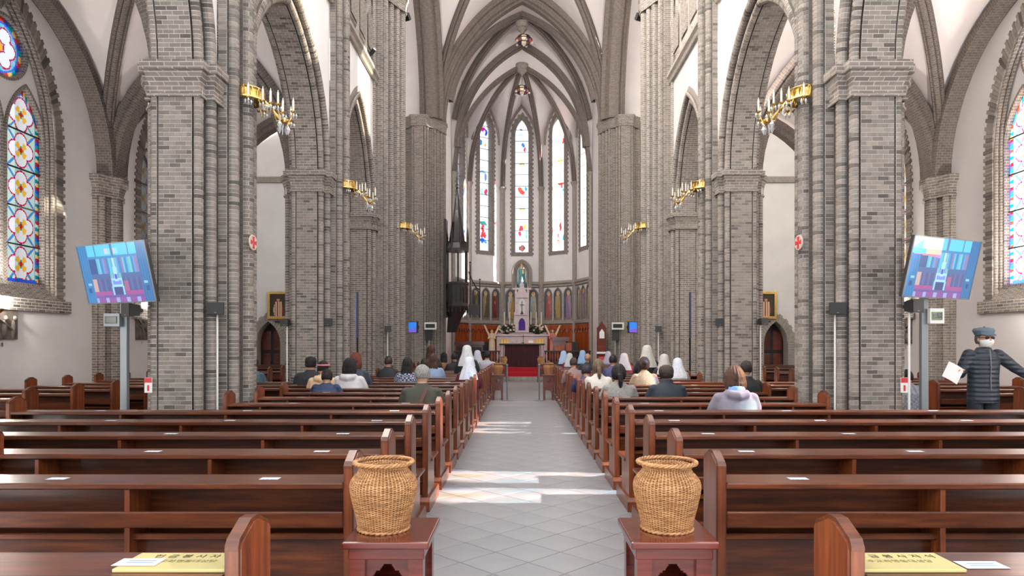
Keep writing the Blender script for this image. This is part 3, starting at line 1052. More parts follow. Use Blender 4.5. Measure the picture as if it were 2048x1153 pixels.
for sx in (-1, 1):
    pt = parch(5.35 - .75, CR - .35)
    rib([(sx * (CX + .05), 24.05 + pt(0, t / 20)[0], ZC + .1 + pt(0, t / 20)[1]) for t in range(41)], BIGR, M_RIB, 'crossing_arch', croot)
    mb = MB()
    fy2 = parch(5.35, CR)
    mb.grid([[(sx * x, 24.05 - 5.35 + 10.7 * j / 24, ZC + .1 + fy2.z(-5.35 + 10.7 * j / 24)) for x in (CX, 14.0)] for j in range(25)])
    mb.build('transept_vault', M_VAULT, croot, smooth=True)
    # transept walls
    wr = empty('wall_transept_%s' % side_name[sx]); tag(wr, 'plaster east wall of the %s transept with a painting and a small arched door' % side_name[sx], kind='structure')
    dh = (sx * 11.0, .52, 0.0, 1.55, parch(.52, .95))
    mb = MB(); wall_cols(mb, lambda u, z: (u, 29.6, z), *sorted((sx * 4.6, sx * 14.0)), 0, lambda u: 17.2, [dh])
    mb.build('plaster_face', M_PLASTER, wr)
    mb = MB(); mb.grid([[(sx * x, 29.6 - a, z) for a, z in ((0, 8.5), (.12, 8.52), (.12, 8.74), (0, 8.8))] for x in (4.6, 14)]); mb.build('string_course', M_STONE, wr)
    mb = MB(); mpd = lambda u, z, d: (u, 29.6 + d, z)
    reveal(mb, dh, mpd, 0, .5, sill=False); mb.build('door_reveal', M_STONE, wr)
    b_ = MB()
    for v, f, k in teeth(dh, mpd, -.04, 0, .36, .11):
        n0 = len(b_.v); b_.v += [tuple(p) for p in v]; b_.uv += [(0, 0)] * len(v); b_.f += [[q + n0 for q in ff] for ff in f]
    b_.build('door_quoins', M_STONE, wr)['kind'] = 'stuff'
    mb = MB(); mb.box(sx * 11.0 - .55, sx * 11.0 + .55, 30.1, 30.18, 0, 2.6)
    d_ = empty('door_%d' % (1 if sx < 0 else 2)); tag(d_, 'dark wooden door in the small pointed doorway of the %s transept' % side_name[sx], kind='structure')
    mb.build('door_leaf', M_WOODB, d_)
    for zz in (.25, 1.25):
        for q in (-1, 1):
            boxobj('door_panel', M_WOODR, d_, sx * 11.0 + q * .25 - .19, sx * 11.0 + q * .25 + .19, 30.07, 30.1, zz, zz + .85, .01)
    # unseen transept end and side return, windows added to light the crossing
    mb = MB()
    wall_cols(mb, lambda u, z: (sx * 14, 24.2 + u, z), -5.4, 5.4, 0, lambda u: 17.2, [(0, 1.9, 4.0, 11.0, parch(1.9, 2.6))])
    gme = print_mesh('pane', -2.0, 2.0, 3.9, 13.8, 8, 20, lambda u, v: (240, 238, 230), lambda u, v: (sx * 14.1, 24.2 + u, v), M_GRIS if sx > 0 else M_CLEARW)
    link('transept_fill_glazing', gme, wr)
    wall_cols(mb, lambda u, z: (sx * 11.3 + u, 18.9, z), -2.7, 2.7, 0, lambda u: 17.2, [(0, .7, 6.0, 11.5, parch(.7, 1.2))])  # added opening, lets sky light reach the crossing
    mb.build('end_wall', M_PLASTER, wr)

# chancel arch
def xz(yc, z0): return lambda x, z, q: (x, yc + q, z0 + z)
CH_RUNS = [[(0.55, -.55), (.40, -.55)], arc(.36, -.50, .07, -60, -200)[::1], [(.28, -.40), (.2, -.36)], arc(.17, -.29, .08, -60, -200), [(.06, -.2), (0, -.16), (0, .16), (.06, .2)], [(.2, .36), (.55, .55)]]
CH_RUNS = [[(a, b) for a, b in r] for r in CH_RUNS]
arch_obj('chancel_arch', 'great dark brick chancel arch over the altar steps', CH_RUNS, 3.28, 5.25, xz(29.4, ZC + .12), 0.0, M_RIB, n=24)
mb = MB(); pt = parch(3.28, 5.25)
wall_cols(mb, lambda u, z: (u, 29.45, z), -4.4, 4.4, ZC + .1, lambda u: 17.4, [(0, 3.8, ZC + .1, ZC + .12, parch(3.8, 5.7))], nsub=20)
o = mb.build('wall_chancel', M_VAULT); tag(o, 'plaster wall above the chancel arch', kind='structure')

# ------------------------------------------------------------------ chancel bay and apse
D0, RA = 32.0, 3.3
aroot = empty('ceiling_apse'); tag(aroot, 'rib vault of the chancel and apse with radiating ribs', kind='structure')
mb = MB(); fxc, fyc = vault(mb, -3.3, 3.3, 29.4, 32.0, ZC + .1, 5.5, 28, 16)
mb.build('vault_web', M_VAULT, aroot, smooth=True, ang=30)
for sg in (-1, 1):
    path = []
    for i in range(41):
        t = -1 + 2 * i / 40
        x = t * 3.2; y = 30.7 + sg * t * 1.25
        path.append((x, y, ZC + .1 + max(fxc.z(x), fyc.z(y - 30.7)) - .02))
    rib(path, [(a * 1.3, b * 1.3) for a, b in RIB], M_RIB, 'diagonal_rib', aroot)
pt = parch(3.12, 4.9)
rib([(pt(0, t / 20)[0], 32.0, ZC - .1 + pt(0, t / 20)[1]) for t in range(41)], [(a * 1.6, b * 1.6) for a, b in RIB], M_RIB, 'apse_arch', aroot)
ZAP, HAP = 9.6, 5.05
dome = parch(RA, HAP)
VANG = [radians(a) for a in (-90, -54, -18, 18, 54, 90)]
def dome_z(rho): return ZAP + dome.z(min(rho, RA))
def cell_z(x, y, k):
    am = (VANG[k] + VANG[k + 1]) / 2
    nx, ny = sin(am), cos(am)
    sl = x * ny - (y - D0) * nx           # lateral coordinate in the facet
    hw = RA * sin(radians(18))
    lun = parch(hw, 2.75)
    return max(dome_z(math.hypot(x, y - D0)), 11.1 + lun.z(sl) if abs(sl) < hw - .01 else 0)
for k in range(5):
    rows = []
    for i in range(19):
        f = i / 18
        row = []
        for j in range(17):
            t = j / 16
            p0 = Vector((RA * sin(VANG[k]), RA * cos(VANG[k]))); p1 = Vector((RA * sin(VANG[k + 1]), RA * cos(VANG[k + 1])))
            q = (p0 * (1 - t) + p1 * t) * f
            row.append((q.x, D0 + q.y, cell_z(q.x, D0 + q.y, k)))
        rows.append(row)
    mb = MB(); mb.grid(rows); mb.build('vault_web', M_VAULT, aroot, smooth=True, ang=30)
mb = MB()
xs_ = [-3.28 + 6.56 * i / 40 for i in range(41)]
mb.grid([[(x, 32.0, dome_z(abs(x)) - .05) for x in xs_], [(x, 32.0, ZC + .1 + fxc.z(x) + .05) for x in xs_]])
mb.build('arch_fill', M_VAULT, aroot)
for a in VANG:
    path = [(RA * f * sin(a) * .985, D0 + RA * f * cos(a) * .985, dome_z(RA * f) - .03) for f in [1 - i / 24 for i in range(25)]]
    rib(path, RIB, M_RIB, 'radial_rib', aroot)
for (x, y, z) in ((0, 32.0, dome_z(0)), (0, 30.7, ZC + 5.15)):
    mb = MB(); mb.lathe([(.30, .0), (.30, -.12), (.22, -.22), (.24, -.30), (.12, -.42), (.02, -.55)], 16, (x, y, z)); mb.build('boss', M_STONE, aroot, smooth=True)

for sx in (-1, 1):
    mb = MB(); mb.grid([[(sx * 3.3, y, z) for y in (29.4, 32.0)] for z in (0, 17)])
    o = mb.build('wall_choir_%s' % side_name[sx], M_PLASTER); tag(o, 'short plaster wall between chancel arch and apse, %s side' % side_name[sx], kind='structure')

APSE_BLOBS = {
    0: [(.5, .95, .25, .05, (200, 60, 110)), (.4, .88, .3, .05, (40, 90, 200)), (.6, .8, .3, .05, (0, 160, 140)), (.5, .70, .4, .05, (90, 100, 200)), (.4, .6, .3, .06, (200, 120, 60)), (.6, .5, .3, .05, (50, 120, 210)), (.5, .4, .35, .05, (160, 60, 160)), (.45, .28, .35, .06, (210, 70, 70)), (.6, .18, .3, .06, (60, 70, 190)), (.4, .1, .3, .04, (230, 180, 60))],
    1: [(.45, .90, .22, .018, (180, 20, 130)), (.75, .88, .12, .03, (40, 60, 190)), (.28, .80, .14, .03, (30, 120, 220)), (.68, .785, .08, .018, (240, 160, 60)), (.5, .64, .05, .006, (240, 190, 40)), (.45, .585, .3, .012, (120, 170, 230)), (.7, .55, .12, .03, (90, 110, 190)), (.35, .44, .12, .03, (150, 220, 210)), (.72, .44, .16, .03, (190, 40, 90)), (.5, .30, .05, .008, (240, 180, 40)), (.5, .205, .36, .02, (30, 140, 130)), (.45, .165, .14, .04, (210, 40, 50)), (.5, .12, .3, .025, (200, 40, 60)), (.4, .08, .22, .02, (30, 100, 200)), (.7, .07, .14, .015, (30, 150, 190))],
    2: [(.45, .925, .14, .006, (90, 80, 70)), (.4, .885, .3, .01, (180, 200, 225)), (.6, .81, .14, .02, (30, 110, 200)), (.72, .775, .10, .02, (170, 60, 100)), (.5, .665, .26, .006, (170, 150, 40)), (.5, .68, .05, .006, (240, 180, 30)), (.35, .475, .16, .025, (240, 80, 40)), (.52, .455, .22, .02, (230, 50, 30)), (.8, .48, .1, .02, (40, 150, 180)), (.5, .33, .26, .006, (150, 170, 40)), (.5, .345, .05, .006, (240, 180, 30)), (.45, .185, .18, .025, (210, 30, 50)), (.7, .195, .12, .018, (220, 190, 40)), (.35, .145, .12, .02, (200, 40, 60)), (.85, .13, .05, .04, (60, 200, 200)), (.5, .035, .28, .025, (60, 90, 70)), (.5, .035, .12, .02, (210, 60, 60))],
    3: [(.75, .81, .12, .025, (220, 50, 40)), (.3, .80, .10, .03, (120, 180, 200)), (.5, .665, .3, .006, (220, 160, 40)), (.55, .495, .3, .01, (220, 40, 30)), (.62, .475, .1, .015, (210, 50, 40)), (.75, .45, .16, .012, (40, 140, 210)), (.5, .335, .04, .006, (230, 190, 60)), (.5, .185, .12, .04, (210, 40, 50)), (.3, .12, .12, .02, (220, 90, 90)), (.8, .10, .12, .03, (30, 120, 200)), (.35, .07, .2, .02, (230, 120, 110))],
    4: [(.5, .93, .3, .04, (240, 130, 70)), (.7, .9, .2, .03, (40, 120, 200)), (.4, .85, .3, .03, (240, 170, 110)), (.6, .62, .3, .02, (50, 110, 200)), (.7, .57, .3, .03, (230, 150, 60)), (.6, .22, .3, .02, (200, 50, 60)), (.7, .17, .2, .03, (40, 120, 200))]}
def apse_glass(k):
    def fn(u, z):
        x, y = (u + .345) / .69, (z - 6.26) / 6.89
        if abs(u) > .325: return (40, 170, 190) if k in (1, 2) else (250, 170, 90)
        c = (250, 250, 252)
        for bx, by, rx, ry, col in APSE_BLOBS[k]:
            d = ((x - bx) / rx) ** 2 + ((y - by) / ry) ** 2
            wob = .75 + .35 * sin(17 * x + 5 * by * 10) * cos(140 * y + 3 * bx)
            if d < wob: c = col
        return c
    return fn

def saint(i):
    robes = [(150, 160, 150), (204, 110, 60), (190, 190, 196), (150, 150, 90), (110, 90, 60), (150, 70, 52), (196, 150, 70), (180, 150, 160), (196, 184, 150), (200, 120, 110), (200, 160, 80), (190, 150, 170), (160, 150, 120), (140, 120, 150), (170, 140, 110)]
    under = [(200, 206, 190), (150, 180, 70), (150, 110, 180), (90, 110, 60), (170, 160, 110), (120, 50, 44), (206, 200, 190), (200, 190, 170), (170, 190, 190), (180, 90, 90), (190, 170, 120), (150, 130, 170), (190, 180, 160), (170, 150, 140), (190, 160, 120)]
    a, b = robes[i % 15], under[i % 15]
    sway = .05 * sin(i * 2.3)
    def fn(x, y):          # x -1..1, y 0..1
        xx = x - sway * 3 * sin(y * 3)
        if y < .06: return (120, 112, 100)
        if math.hypot(xx / .42, (y - .84) / .075) < 1:
            if math.hypot(xx / .24, (y - .835) / .05) < 1:
                return (90, 60, 40) if y > .86 else (206, 160, 130)
            return (206, 180, 110)
        w_ = .70 - .36 * abs(y - .42) if y < .74 else max(0, .58 - (y - .74) * 8)
        if .06 <= y < .78 and abs(xx) < w_:
            fold = .86 + .14 * sin(xx * 16 + y * 9 + i)
            c = a if (xx + (y - .5) * .9 * (1 if i % 2 else -1)) > 0 else b
            if .52 < y < .6 and abs(xx) < .16: c = (206, 160, 130)
            return tuple(int(q * fold) for q in c)
        return (74, 80, 92) if y > .1 else (96, 92, 88)
    return fn

wap = empty('wall_apse'); tag(wap, 'polygonal apse wall with tall lancets above a band of painted saints', kind='structure')
si = 0
for k in range(5):
    am = (VANG[k] + VANG[k + 1]) / 2
    nx, ny = sin(am), cos(am)
    ap = RA * cos(radians(18)); hw = RA * sin(radians(18))
    # u runs to the viewer's right, d outward
    mp3 = lambda u, z, d, nx=nx, ny=ny, ap=ap: (nx * (ap + d) + ny * u, D0 + ny * (ap + d) - nx * u, z)
    H = (0.0, .345, 6.26, 12.3, parch(.345, .85))
    mb = MB(); wall_cols(mb, lambda u, z: mp3(u, z, 0), -hw, hw, 0, lambda u: 14.6, [H])
    mb.build('plaster_face', M_PLASTER, wap)
    wn += 1
    w_ = empty('window_%d' % wn)
    tag(w_, ['tall narrow apse window at the far left, above the pulpit', 'tall apse lancet left of the middle one', 'middle tall apse lancet above the statue niche', 'tall apse lancet right of the middle one', 'tall narrow apse window at the far right'][k], kind='structure')
    mb = MB(); reveal(mb, H, mp3, -.02, .3); mb.build('brick_reveal', M_BRICKF, w_)
    mb = MB(); band(mb, H, mp3, -.03, 0, .20); reveal(mb, H, mp3, -.03, .0, .20); mb.build('brick_band', M_BRICKF, w_)
    tb = MB()
    for v, f, kk in teeth(H, mp3, -.028, .19, .26, .11, lo=.25):
        n0 = len(tb.v); tb.v += [tuple(p) for p in v]; tb.uv += [(0, 0)] * len(v); tb.f += [[q + n0 for q in ff] for ff in f]
    tb.build('toothed_bricks', M_BRICKF, w_, boxuv=True)['kind'] = 'stuff'
    fn = apse_glass(k)
    nb = 12
    for j in range(nb):
        a, b = 6.24 + (13.2 - 6.24) * j / nb, 6.24 + (13.2 - 6.24) * (j + 1) / nb
        me = print_mesh('pane', -.36, .36, a, b, 28, 22, fn, lambda u, v: mp3(u, v, .2), M_GLASSA)
        link('pane', me, w_)
        if j:
            mb = MB(); mb.tube([mp3(-.36, a, .17), mp3(.36, a, .17)], .014, 6); mb.build('saddle_bar', M_IRON, w_)
    # outer lunette moulding
    pt = parch(.80, 2.0)
    mb = MB(); mb.tube([mp3(-.80, 5.0, -.05)] * 0 + [mp3(pt(0, t / 12)[0], 11.75 + pt(0, t / 12)[1], -.04) for t in range(25)], .06, 8); mb.build('arch_moulding', M_STONE, w_, smooth=True)
    # cornice, painted niches, panelling
    prof = [(0, 4.42), (-.10, 4.46), (-.06, 4.54), (-.14, 4.6), (-.14, 4.68), (0, 4.74)]
    mb = MB(); mb.grid([[mp3(u, z, d) for d, z in prof] for u in (-hw, hw)]); mb.build('cornice', M_STONE, wap)
    prof = [(0, 2.52), (-.12, 2.56), (-.12, 2.66), (0, 2.74)]
    mb = MB(); mb.grid([[mp3(u, z, d) for d, z in prof] for u in (-hw, hw)]); mb.build('dado_rail', M_STONE, wap)
    for q in range(3):
        uc = (q - 1) * .60
        NH = (uc, .23, 2.76, 4.0, parch(.23, .36))
        mb = MB(); band(mb, NH, mp3, -.05, 0, .05); reveal(mb, NH, mp3, -.05, .0); mb.build('niche_frame', M_STONE, wap)
        f2 = saint(si); si += 1
        me = print_mesh('painted_saint', -.23, .23, 2.76, 4.36, 22, 60, lambda u, v: f2(u / .23, (v - 2.76) / 1.6), lambda u, v: mp3(u + uc, v, -.012), M_PRINT,
                        clip=lambda u, v: v < 4.0 or (v - 4.0) < NH[4].z(u))
        o = link('painted_saint', me, wap)
    nP = 6
    for q in range(nP):
        u0 = -hw + .05 + (2 * hw - .1) * q / nP; u1 = -hw + .05 + (2 * hw - .1) * (q + 1) / nP
        mb = MB(); mb.prism([(u0 + .01, .6), (u1 - .01, .6), (u1 - .01, 2.5), (u0 + .01, 2.5)], lambda u, v, d: mp3(u, v, d), -.10, -.02)
        pnl = mb.build('stall_panel', M_WOODO, wap)
        pa = parch((u1 - u0) / 2 - .05, .2)
        mb = MB(); mb.tube([mp3((u0 + u1) / 2 + pa(0, t / 6)[0], 2.1 + pa(0, t / 6)[1], -.11) for t in range(13)], .016, 6); mb.build('panel_arch', M_WOODR, pnl)
for a in VANG:
    x, y = RA * sin(a) * .975, D0 + RA * cos(a) * .975
    mb = MB()
    for off in (-.07, 0, .07):
        mb.lathe([(.06 if off else .085, .4), (.06 if off else .085, 9.45)], 8, (x + off * cos(a), y - off * sin(a), 0))
    mb.build('apse_shaft', M_STONE, wap, smooth=True)
    for zz in (9.45, 4.5):
        mb = MB(); mb.lathe([(.10, -.16), (.10, -.12), (.13, -.02), (.19, .08), (.19, .14), (.0, .14)], 10, (x, y, zz)); mb.build('shaft_capital', M_STONE, wap)
# ================================================================== PEWS
PEW_CACHE = {}
ZL = 0.785                       # ledge height
def pew_meshes(length, right_open=True):
    key = round(length, 3)
    if key in PEW_CACHE: return PEW_CACHE[key]
    d = {}
    def bx(name, mat, x0, x1, y0, y1, z0, z1, bev=0.004):
        m = MB(); m.box(x0, x1, y0, y1, z0, z1)
        me = m.mesh(name, mat)
        b = bmesh.new(); b.from_mesh(me)
        bmesh.ops.bevel(b, geom=b.edges[:], offset=bev, segments=1, affect='EDGES')
        b.to_mesh(me); b.free()
        return me
    L = length
    d['ledge'] = bx('book_ledge', M_WOOD, .05, L - .05, -.005, .23, ZL - .032, ZL, .006)
    d['back'] = bx('back_board', M_WOOD, .05, L - .05, .20, .222, .42, ZL - .03, .003)
    d['lip'] = bx('shelf_lip', M_WOOD, .05, L - .05, 0.0, .022, .565, .645, .006)
    d['shelf'] = bx('book_shelf', M_WOOD, .05, L - .05, .022, .20, .565, .583, .002)
    d['kneel'] = bx('kneeler_rail', M_WOOD, .05, L - .05, .035, .06, .50, .53, .004)
    d['lower'] = bx('lower_board', M_WOOD, .05, L - .05, .085, .105, .16, .515, .003)
    d['low2'] = bx('foot_board', M_WOOD, .05, L - .05, .07, .10, .13, .25, .004)
    d['seat'] = bx('seat', M_WOOD, -.015, L + .015, .21, .64, .405, .435, .008)
    d['div'] = bx('divider', M_WOODV, -.0125, .0125, .004, .20, .13, ZL - .032, .003)
    # end panel: peaked board, wider below the seat
    m = MB()
    prof = [(0, .10), (0, .868), (.012, .884), (.098, .922), (.142, .922), (.228, .884), (.24, .868), (.24, .47), (.30, .44), (.45, .40), (.45, .10)]
    m.prism(prof, lambda u, v, q: (q, u, v), 0.0, .05)
    me = m.mesh('end_panel', M_WOODV)
    b = bmesh.new(); b.from_mesh(me)
    bmesh.ops.bevel(b, geom=[e for e in b.edges if abs(e.verts[0].co.x - e.verts[1].co.x) < 1e-6], offset=.007, segments=2, affect='EDGES')
    b.to_mesh(me); b.free()
    d['end'] = me
    m = MB()
    m.prism([(-.025, 0), (-.025, .09), (.0, .125), (.62, .125), (.67, .09), (.67, 0)], lambda u, v, q: (q, u, v), -.018, .068)
    d['foot'] = m.mesh('foot_runner', M_WOODV)
    # capping mould along the peak
    m = MB()
    up = [(-.004, .868), (.008, .890), (.096, .929), (.144, .929), (.232, .890), (.244, .868)]
    m.prism(up + [(q, v - .012) for q, v in up[::-1]], lambda u, v, q: (q, u, v), .006, .044)
    d['cap'] = m.mesh('end_cap', M_WOOD)
    PEW_CACHE[key] = d
    return d

sticker_me = print_mesh('paper_sticker', 0, 1, 0, 1, 12, 6, lambda u, v: (206, 211, 218) if not ((.2 < v < .4 or .6 < v < .75) and .15 < u < .8 and int(u * 12) % 3) else (120, 140, 175),
                        lambda u, v: (u * .095, .08 + v * .055, ZL + .0015), M_PRINT)

def make_pew(x0, x1, y, label, group, stickers=True, dstep=1.06, flip=False, doff=1.1):
    """pew from x0 to x1 with its back edge at depth y; dividers counted from the aisle end"""
    L = x1 - x0
    d = pew_meshes(L)
    r = empty('church_pew', (x0, y, 0)); tag(r, label, 'pew', group)
    for k in ('ledge', 'back', 'lip', 'shelf', 'kneel', 'lower', 'low2', 'seat'):
        link(d[k].name.split('.')[0], d[k], r)
    for ex in (0.0, L - .05):
        e = link('end_panel', d['end'], r); e.location = (ex, 0, 0)
        f = link('foot_runner', d['foot'], e)
        c = link('end_cap', d['cap'], e)
    n = 0
    p = doff
    while p < L - .3:
        o = link('divider', d['div'], r); o.location = ((L - p) if flip else p, 0, 0)
        p += dstep
    if stickers:
        s = .42 + RNG.random() * .1
        while s < L - .3:
            o = link('paper_sticker', sticker_me, r)
            o.location = (((L - s) if flip else s) - .06, 0, 0)
            o.rotation_euler = (0, 0, RNG.uniform(-.02, .02))
            s += RNG.choice((1.06, 1.3, 1.5))
    return r

AX = 0.8775
ROWS = [1.97, 3.30, 4.18, 5.04] + [5.95 + .91 * k for k in range(21)]
ORD = ['nearest', 'second', 'third', 'fourth', 'fifth', 'sixth', 'seventh', 'eighth', 'ninth', 'tenth', 'eleventh', 'twelfth', 'thirteenth', 'fourteenth', 'fifteenth', 'sixteenth', 'seventeenth', 'eighteenth', 'nineteenth', 'twentieth', 'twenty-first', 'twenty-second', 'twenty-third', 'twenty-fourth', 'twenty-fifth']
for sx in (-1, 1):
    for k, y in enumerate(ROWS):
        short = any(abs(y + .3 - p) < 1.35 for p in (3.9,)) or any(abs(y + .2 - p) < 1.1 for p in PIERS[1:]) or y > 15.7
        xe = 3.46 if short else 5.25
        if k == 0: xe = 3.2
        x0, x1 = (AX, xe) if sx > 0 else (-xe, -AX)
        extra = ', yellow plate on it' if k == 0 else ', beside the near wicker basket' if k == 1 else ''
        make_pew(x0, x1, y, '%s wooden pew on the %s of the centre aisle%s' % (ORD[k], side_name[sx], extra), 'pews of the nave', flip=(sx < 0), stickers=k > 0)
    for k in range(12):
        y = 8.45 + .91 * k
        if y > 17.6: break
        xa, xb = 6.2, 8.2
        x0, x1 = (xa, xb) if sx > 0 else (-xb, -xa)
        make_pew(x0, x1, y, 'short wooden pew in the %s side aisle, %s row from the camera' % (side_name[sx], ORD[k].replace('nearest', 'first')), 'pews of the side aisles', flip=(sx < 0), stickers=k < 5)
    # pews standing in the transept
    for k in range(3):
        y = 20.2 + 1.6 * k
        x0, x1 = sorted((sx * 6.0, sx * 10.5))
        make_pew(x0, x1, y, 'wooden pew in the %s transept, %s row' % (side_name[sx], ORD[k].replace('nearest', 'first')), 'pews of the transepts', stickers=False, flip=(sx < 0))

# yellow plates on the nearest pews
M_YEL = simple('yellow_board', lin((178, 166, 112)), 0.5)
M_INK = simple('dark_ink', lin((44, 36, 22)), 0.6)
M_INK2 = simple('faded_ink', lin((104, 90, 50)), 0.6)
for sx in (-1, 1):
    xc = -1.10 if sx < 0 else 1.07
    r = empty('sign_board', (xc, ROWS[0] + .10, ZL))
    tag(r, 'yellow plate with Korean writing on the ledge of the nearest %s pew' % side_name[sx], 'sign', 'yellow seat plates')
    boxobj('plate', M_YEL, r, -.165, .165, -.075, .085, .0005, .011, .002)
    t1 = text_mesh('헌 금 봉 사 자 석', .036, M_INK); o = link('lettering', t1, r); o.location = (0.02, .045, .0118)
    t2 = text_mesh('주교좌명동대성당', .027, M_INK2); o = link('lettering', t2, r); o.location = (0.01, -.002, .0118)
    s = print_mesh('paper_notice', 0, 1, 0, 1, 14, 8, lambda u, v: (200, 206, 218) if not (.25 < v < .8 and int(v * 8) % 2 and .2 < u < .85) else (120, 140, 190), lambda u, v: (u * .13, v * .07, 0), M_PRINT)
    n = link('paper_notice', s); n.location = ((-1.285, ROWS[0] + .052, ZL + .0125) if sx < 0 else (1.26, ROWS[0] + .06, ZL + .0015))
    tag(n, 'small white printed notice %s on the nearest pew' % ('overlapping the corner of the yellow plate' if sx < 0 else 'beside the yellow plate, right'), 'notice', 'white notices by the yellow plates')
# ================================================================== FURNISHINGS
# ---- wicker baskets on mahogany stands
def basket_mat():
    m, nt, bs = newmat('wicker')
    g = nt.nodes.new('ShaderNodeNewGeometry')
    nz = noise(nt, texco(nt, 'Object', (6, 6, 60)), 3.0, 4.0)
    nt.links.new(ramp(nt, nz, [(0.25, lin((112, 74, 42))), (0.5, lin((164, 116, 72))), (0.75, lin((200, 156, 106)))]), bs.inputs['Base Color'])
    setc(bs, rough=0.5)
    return m
M_WICK = basket_mat()
BPROF = [(.100, 0), (.104, .02), (.112, .06), (.122, .10), (.131, .14), (.1365, .17), (.137, .19), (.132, .208), (.119, .226), (.104, .24), (.096, .250), (.095, .258), (.102, .268), (.112, .278), (.118, .283)]
def bprof(z):
    for (r0, z0), (r1, z1) in zip(BPROF, BPROF[1:]):
        if z <= z1: 
            t = (z - z0) / (z1 - z0); t2 = t
            return r0 + (r1 - r0) * t2
    return BPROF[-1][0]
BK = {}
def basket_meshes(hi):
    if hi in BK: return BK[hi]
    ns = 54 if hi else 30
    nr = 58 if hi else 20
    seg = ns * (4 if hi else 2)
    m = MB()
    for j in range(nr):
        z = .006 + .262 * j / (nr - 1)
        r = bprof(z); th = .0026 if hi else .0075
        rings = []
        for k in range(seg):
            a = 2 * pi * k / seg
            wv = .0030 * cos(ns / 2 * a * 1.0 + pi * j) if hi else 0
            rr = r + wv
            rings.append([((rr + th * .8 * cos(q)) * cos(a), (rr + th * .8 * cos(q)) * sin(a), z + th * sin(q)) for q in (0, pi / 2, pi, 3 * pi / 2)])
        idx = m.grid(rings + [rings[0]], closed=True)
    weave = m.mesh('woven_strands', M_WICK, smooth=True, ang=180)
    m = MB()
    for k in range(ns // 1):
        a = 2 * pi * (k + .5) / ns * 1.0
        pts = []
        for j in range(16):
            z = .004 + .268 * j / 15
            r = bprof(z)
            pts.append((r * cos(a), r * sin(a), z))
        m.tube(pts, .0044 if hi else .005, 6, caps=False)
    stakes = m.mesh('upright_stakes', M_WICK, smooth=True, ang=180)
    m = MB()
    for q in range(3):
        pts = []
        for k in range(97):
            a = 2 * pi * k / 96
            pts.append(((.119 + .006 * cos(12 * a + q * 2.1)) * cos(a), (.119 + .006 * cos(12 * a + q * 2.1)) * sin(a), .281 + .005 * sin(12 * a + q * 2.1)))
        m.tube(pts, .0055, 6, caps=False)
    rim = m.mesh('braided_rim', M_WICK, smooth=True, ang=180)
    m = MB()
    for q in range(2):
        m.tube([((.103 + .004 * cos(14 * 2 * pi * k / 96 + q * 3)) * cos(2 * pi * k / 96), (.103 + .004 * cos(14 * 2 * pi * k / 96 + q * 3)) * sin(2 * pi * k / 96), .006 + .003 * sin(14 * 2 * pi * k / 96 + q * 3)) for k in range(97)], .006, 6, caps=False)
    foot = m.mesh('braided_foot', M_WICK, smooth=True, ang=180)
    m = MB(); m.lathe([(0.001, .004), (.098, .004), (.106, .05), (.118, .10), (.131, .165), (.132, .19), (.127, .207), (.113, .226), (.098, .242)], 32)
    lin_ = m.mesh('basket_lining', M_WICK, smooth=True)
    BK[hi] = (weave, stakes, rim, foot, lin_)
    return BK[hi]
def basket(loc, label, hi=True, sc_=1.0):
    r = empty('wicker_basket', loc); tag(r, label, 'basket', 'collection baskets on wooden stands')
    ms = basket_meshes(hi)
    for n_, me in zip(('woven_strands', 'upright_stakes', 'braided_rim', 'braided_foot', 'basket_lining'), ms):
        o = link(n_, me, r)
        if n_ in ('woven_strands', 'upright_stakes'): o['kind'] = 'stuff'
    r.scale = (sc_,) * 3
    return r

def ped_panel(w0, w1, z0, z1, cut, th):
    """tapering board with a quatrefoil cut, drawn as strips around the hole"""
    m = MB()
    zc, r = cut
    cs = ((.55, 0), (-.55, 0), (0, .55), (0, -.55))
    def hw(z): return w0 + (w1 - w0) * (z - z0) / (z1 - z0)
    def hole(u, z):
        return any(math.hypot(u / r - a, (z - zc) / r - b) < .5 for a, b in cs) or (abs(u) < .45 * r and abs(z - zc) < .45 * r)
    N = 40
    for j in range(N):
        za, zb = z0 + (z1 - z0) * j / N, z0 + (z1 - z0) * (j + 1) / N
        zm = (za + zb) / 2
        M_ = 40
        segs = []
        st = None
        for i in range(M_ + 1):
            u = -hw(zm) + 2 * hw(zm) * (i + .5) / M_
            solid = i < M_ and not hole(u, zm)
            if solid and st is None: st = i
            if not solid and st is not None: segs.append((st, i)); st = None
        for a, b in segs:
            ua, ub = -hw(za) + 2 * hw(za) * a / M_, -hw(za) + 2 * hw(za) * b / M_
            va, vb = -hw(zb) + 2 * hw(zb) * a / M_, -hw(zb) + 2 * hw(zb) * b / M_
            for d in (0, th):
                m.face([(ua, d, za), (ub, d, za), (vb, d, zb), (va, d, zb)])
            m.face([(ua, 0, za), (ua, th, za), (va, th, zb), (va, 0, zb)]); m.face([(ub, 0, za), (ub, th, za), (vb, th, zb), (vb, 0, zb)])
    return m
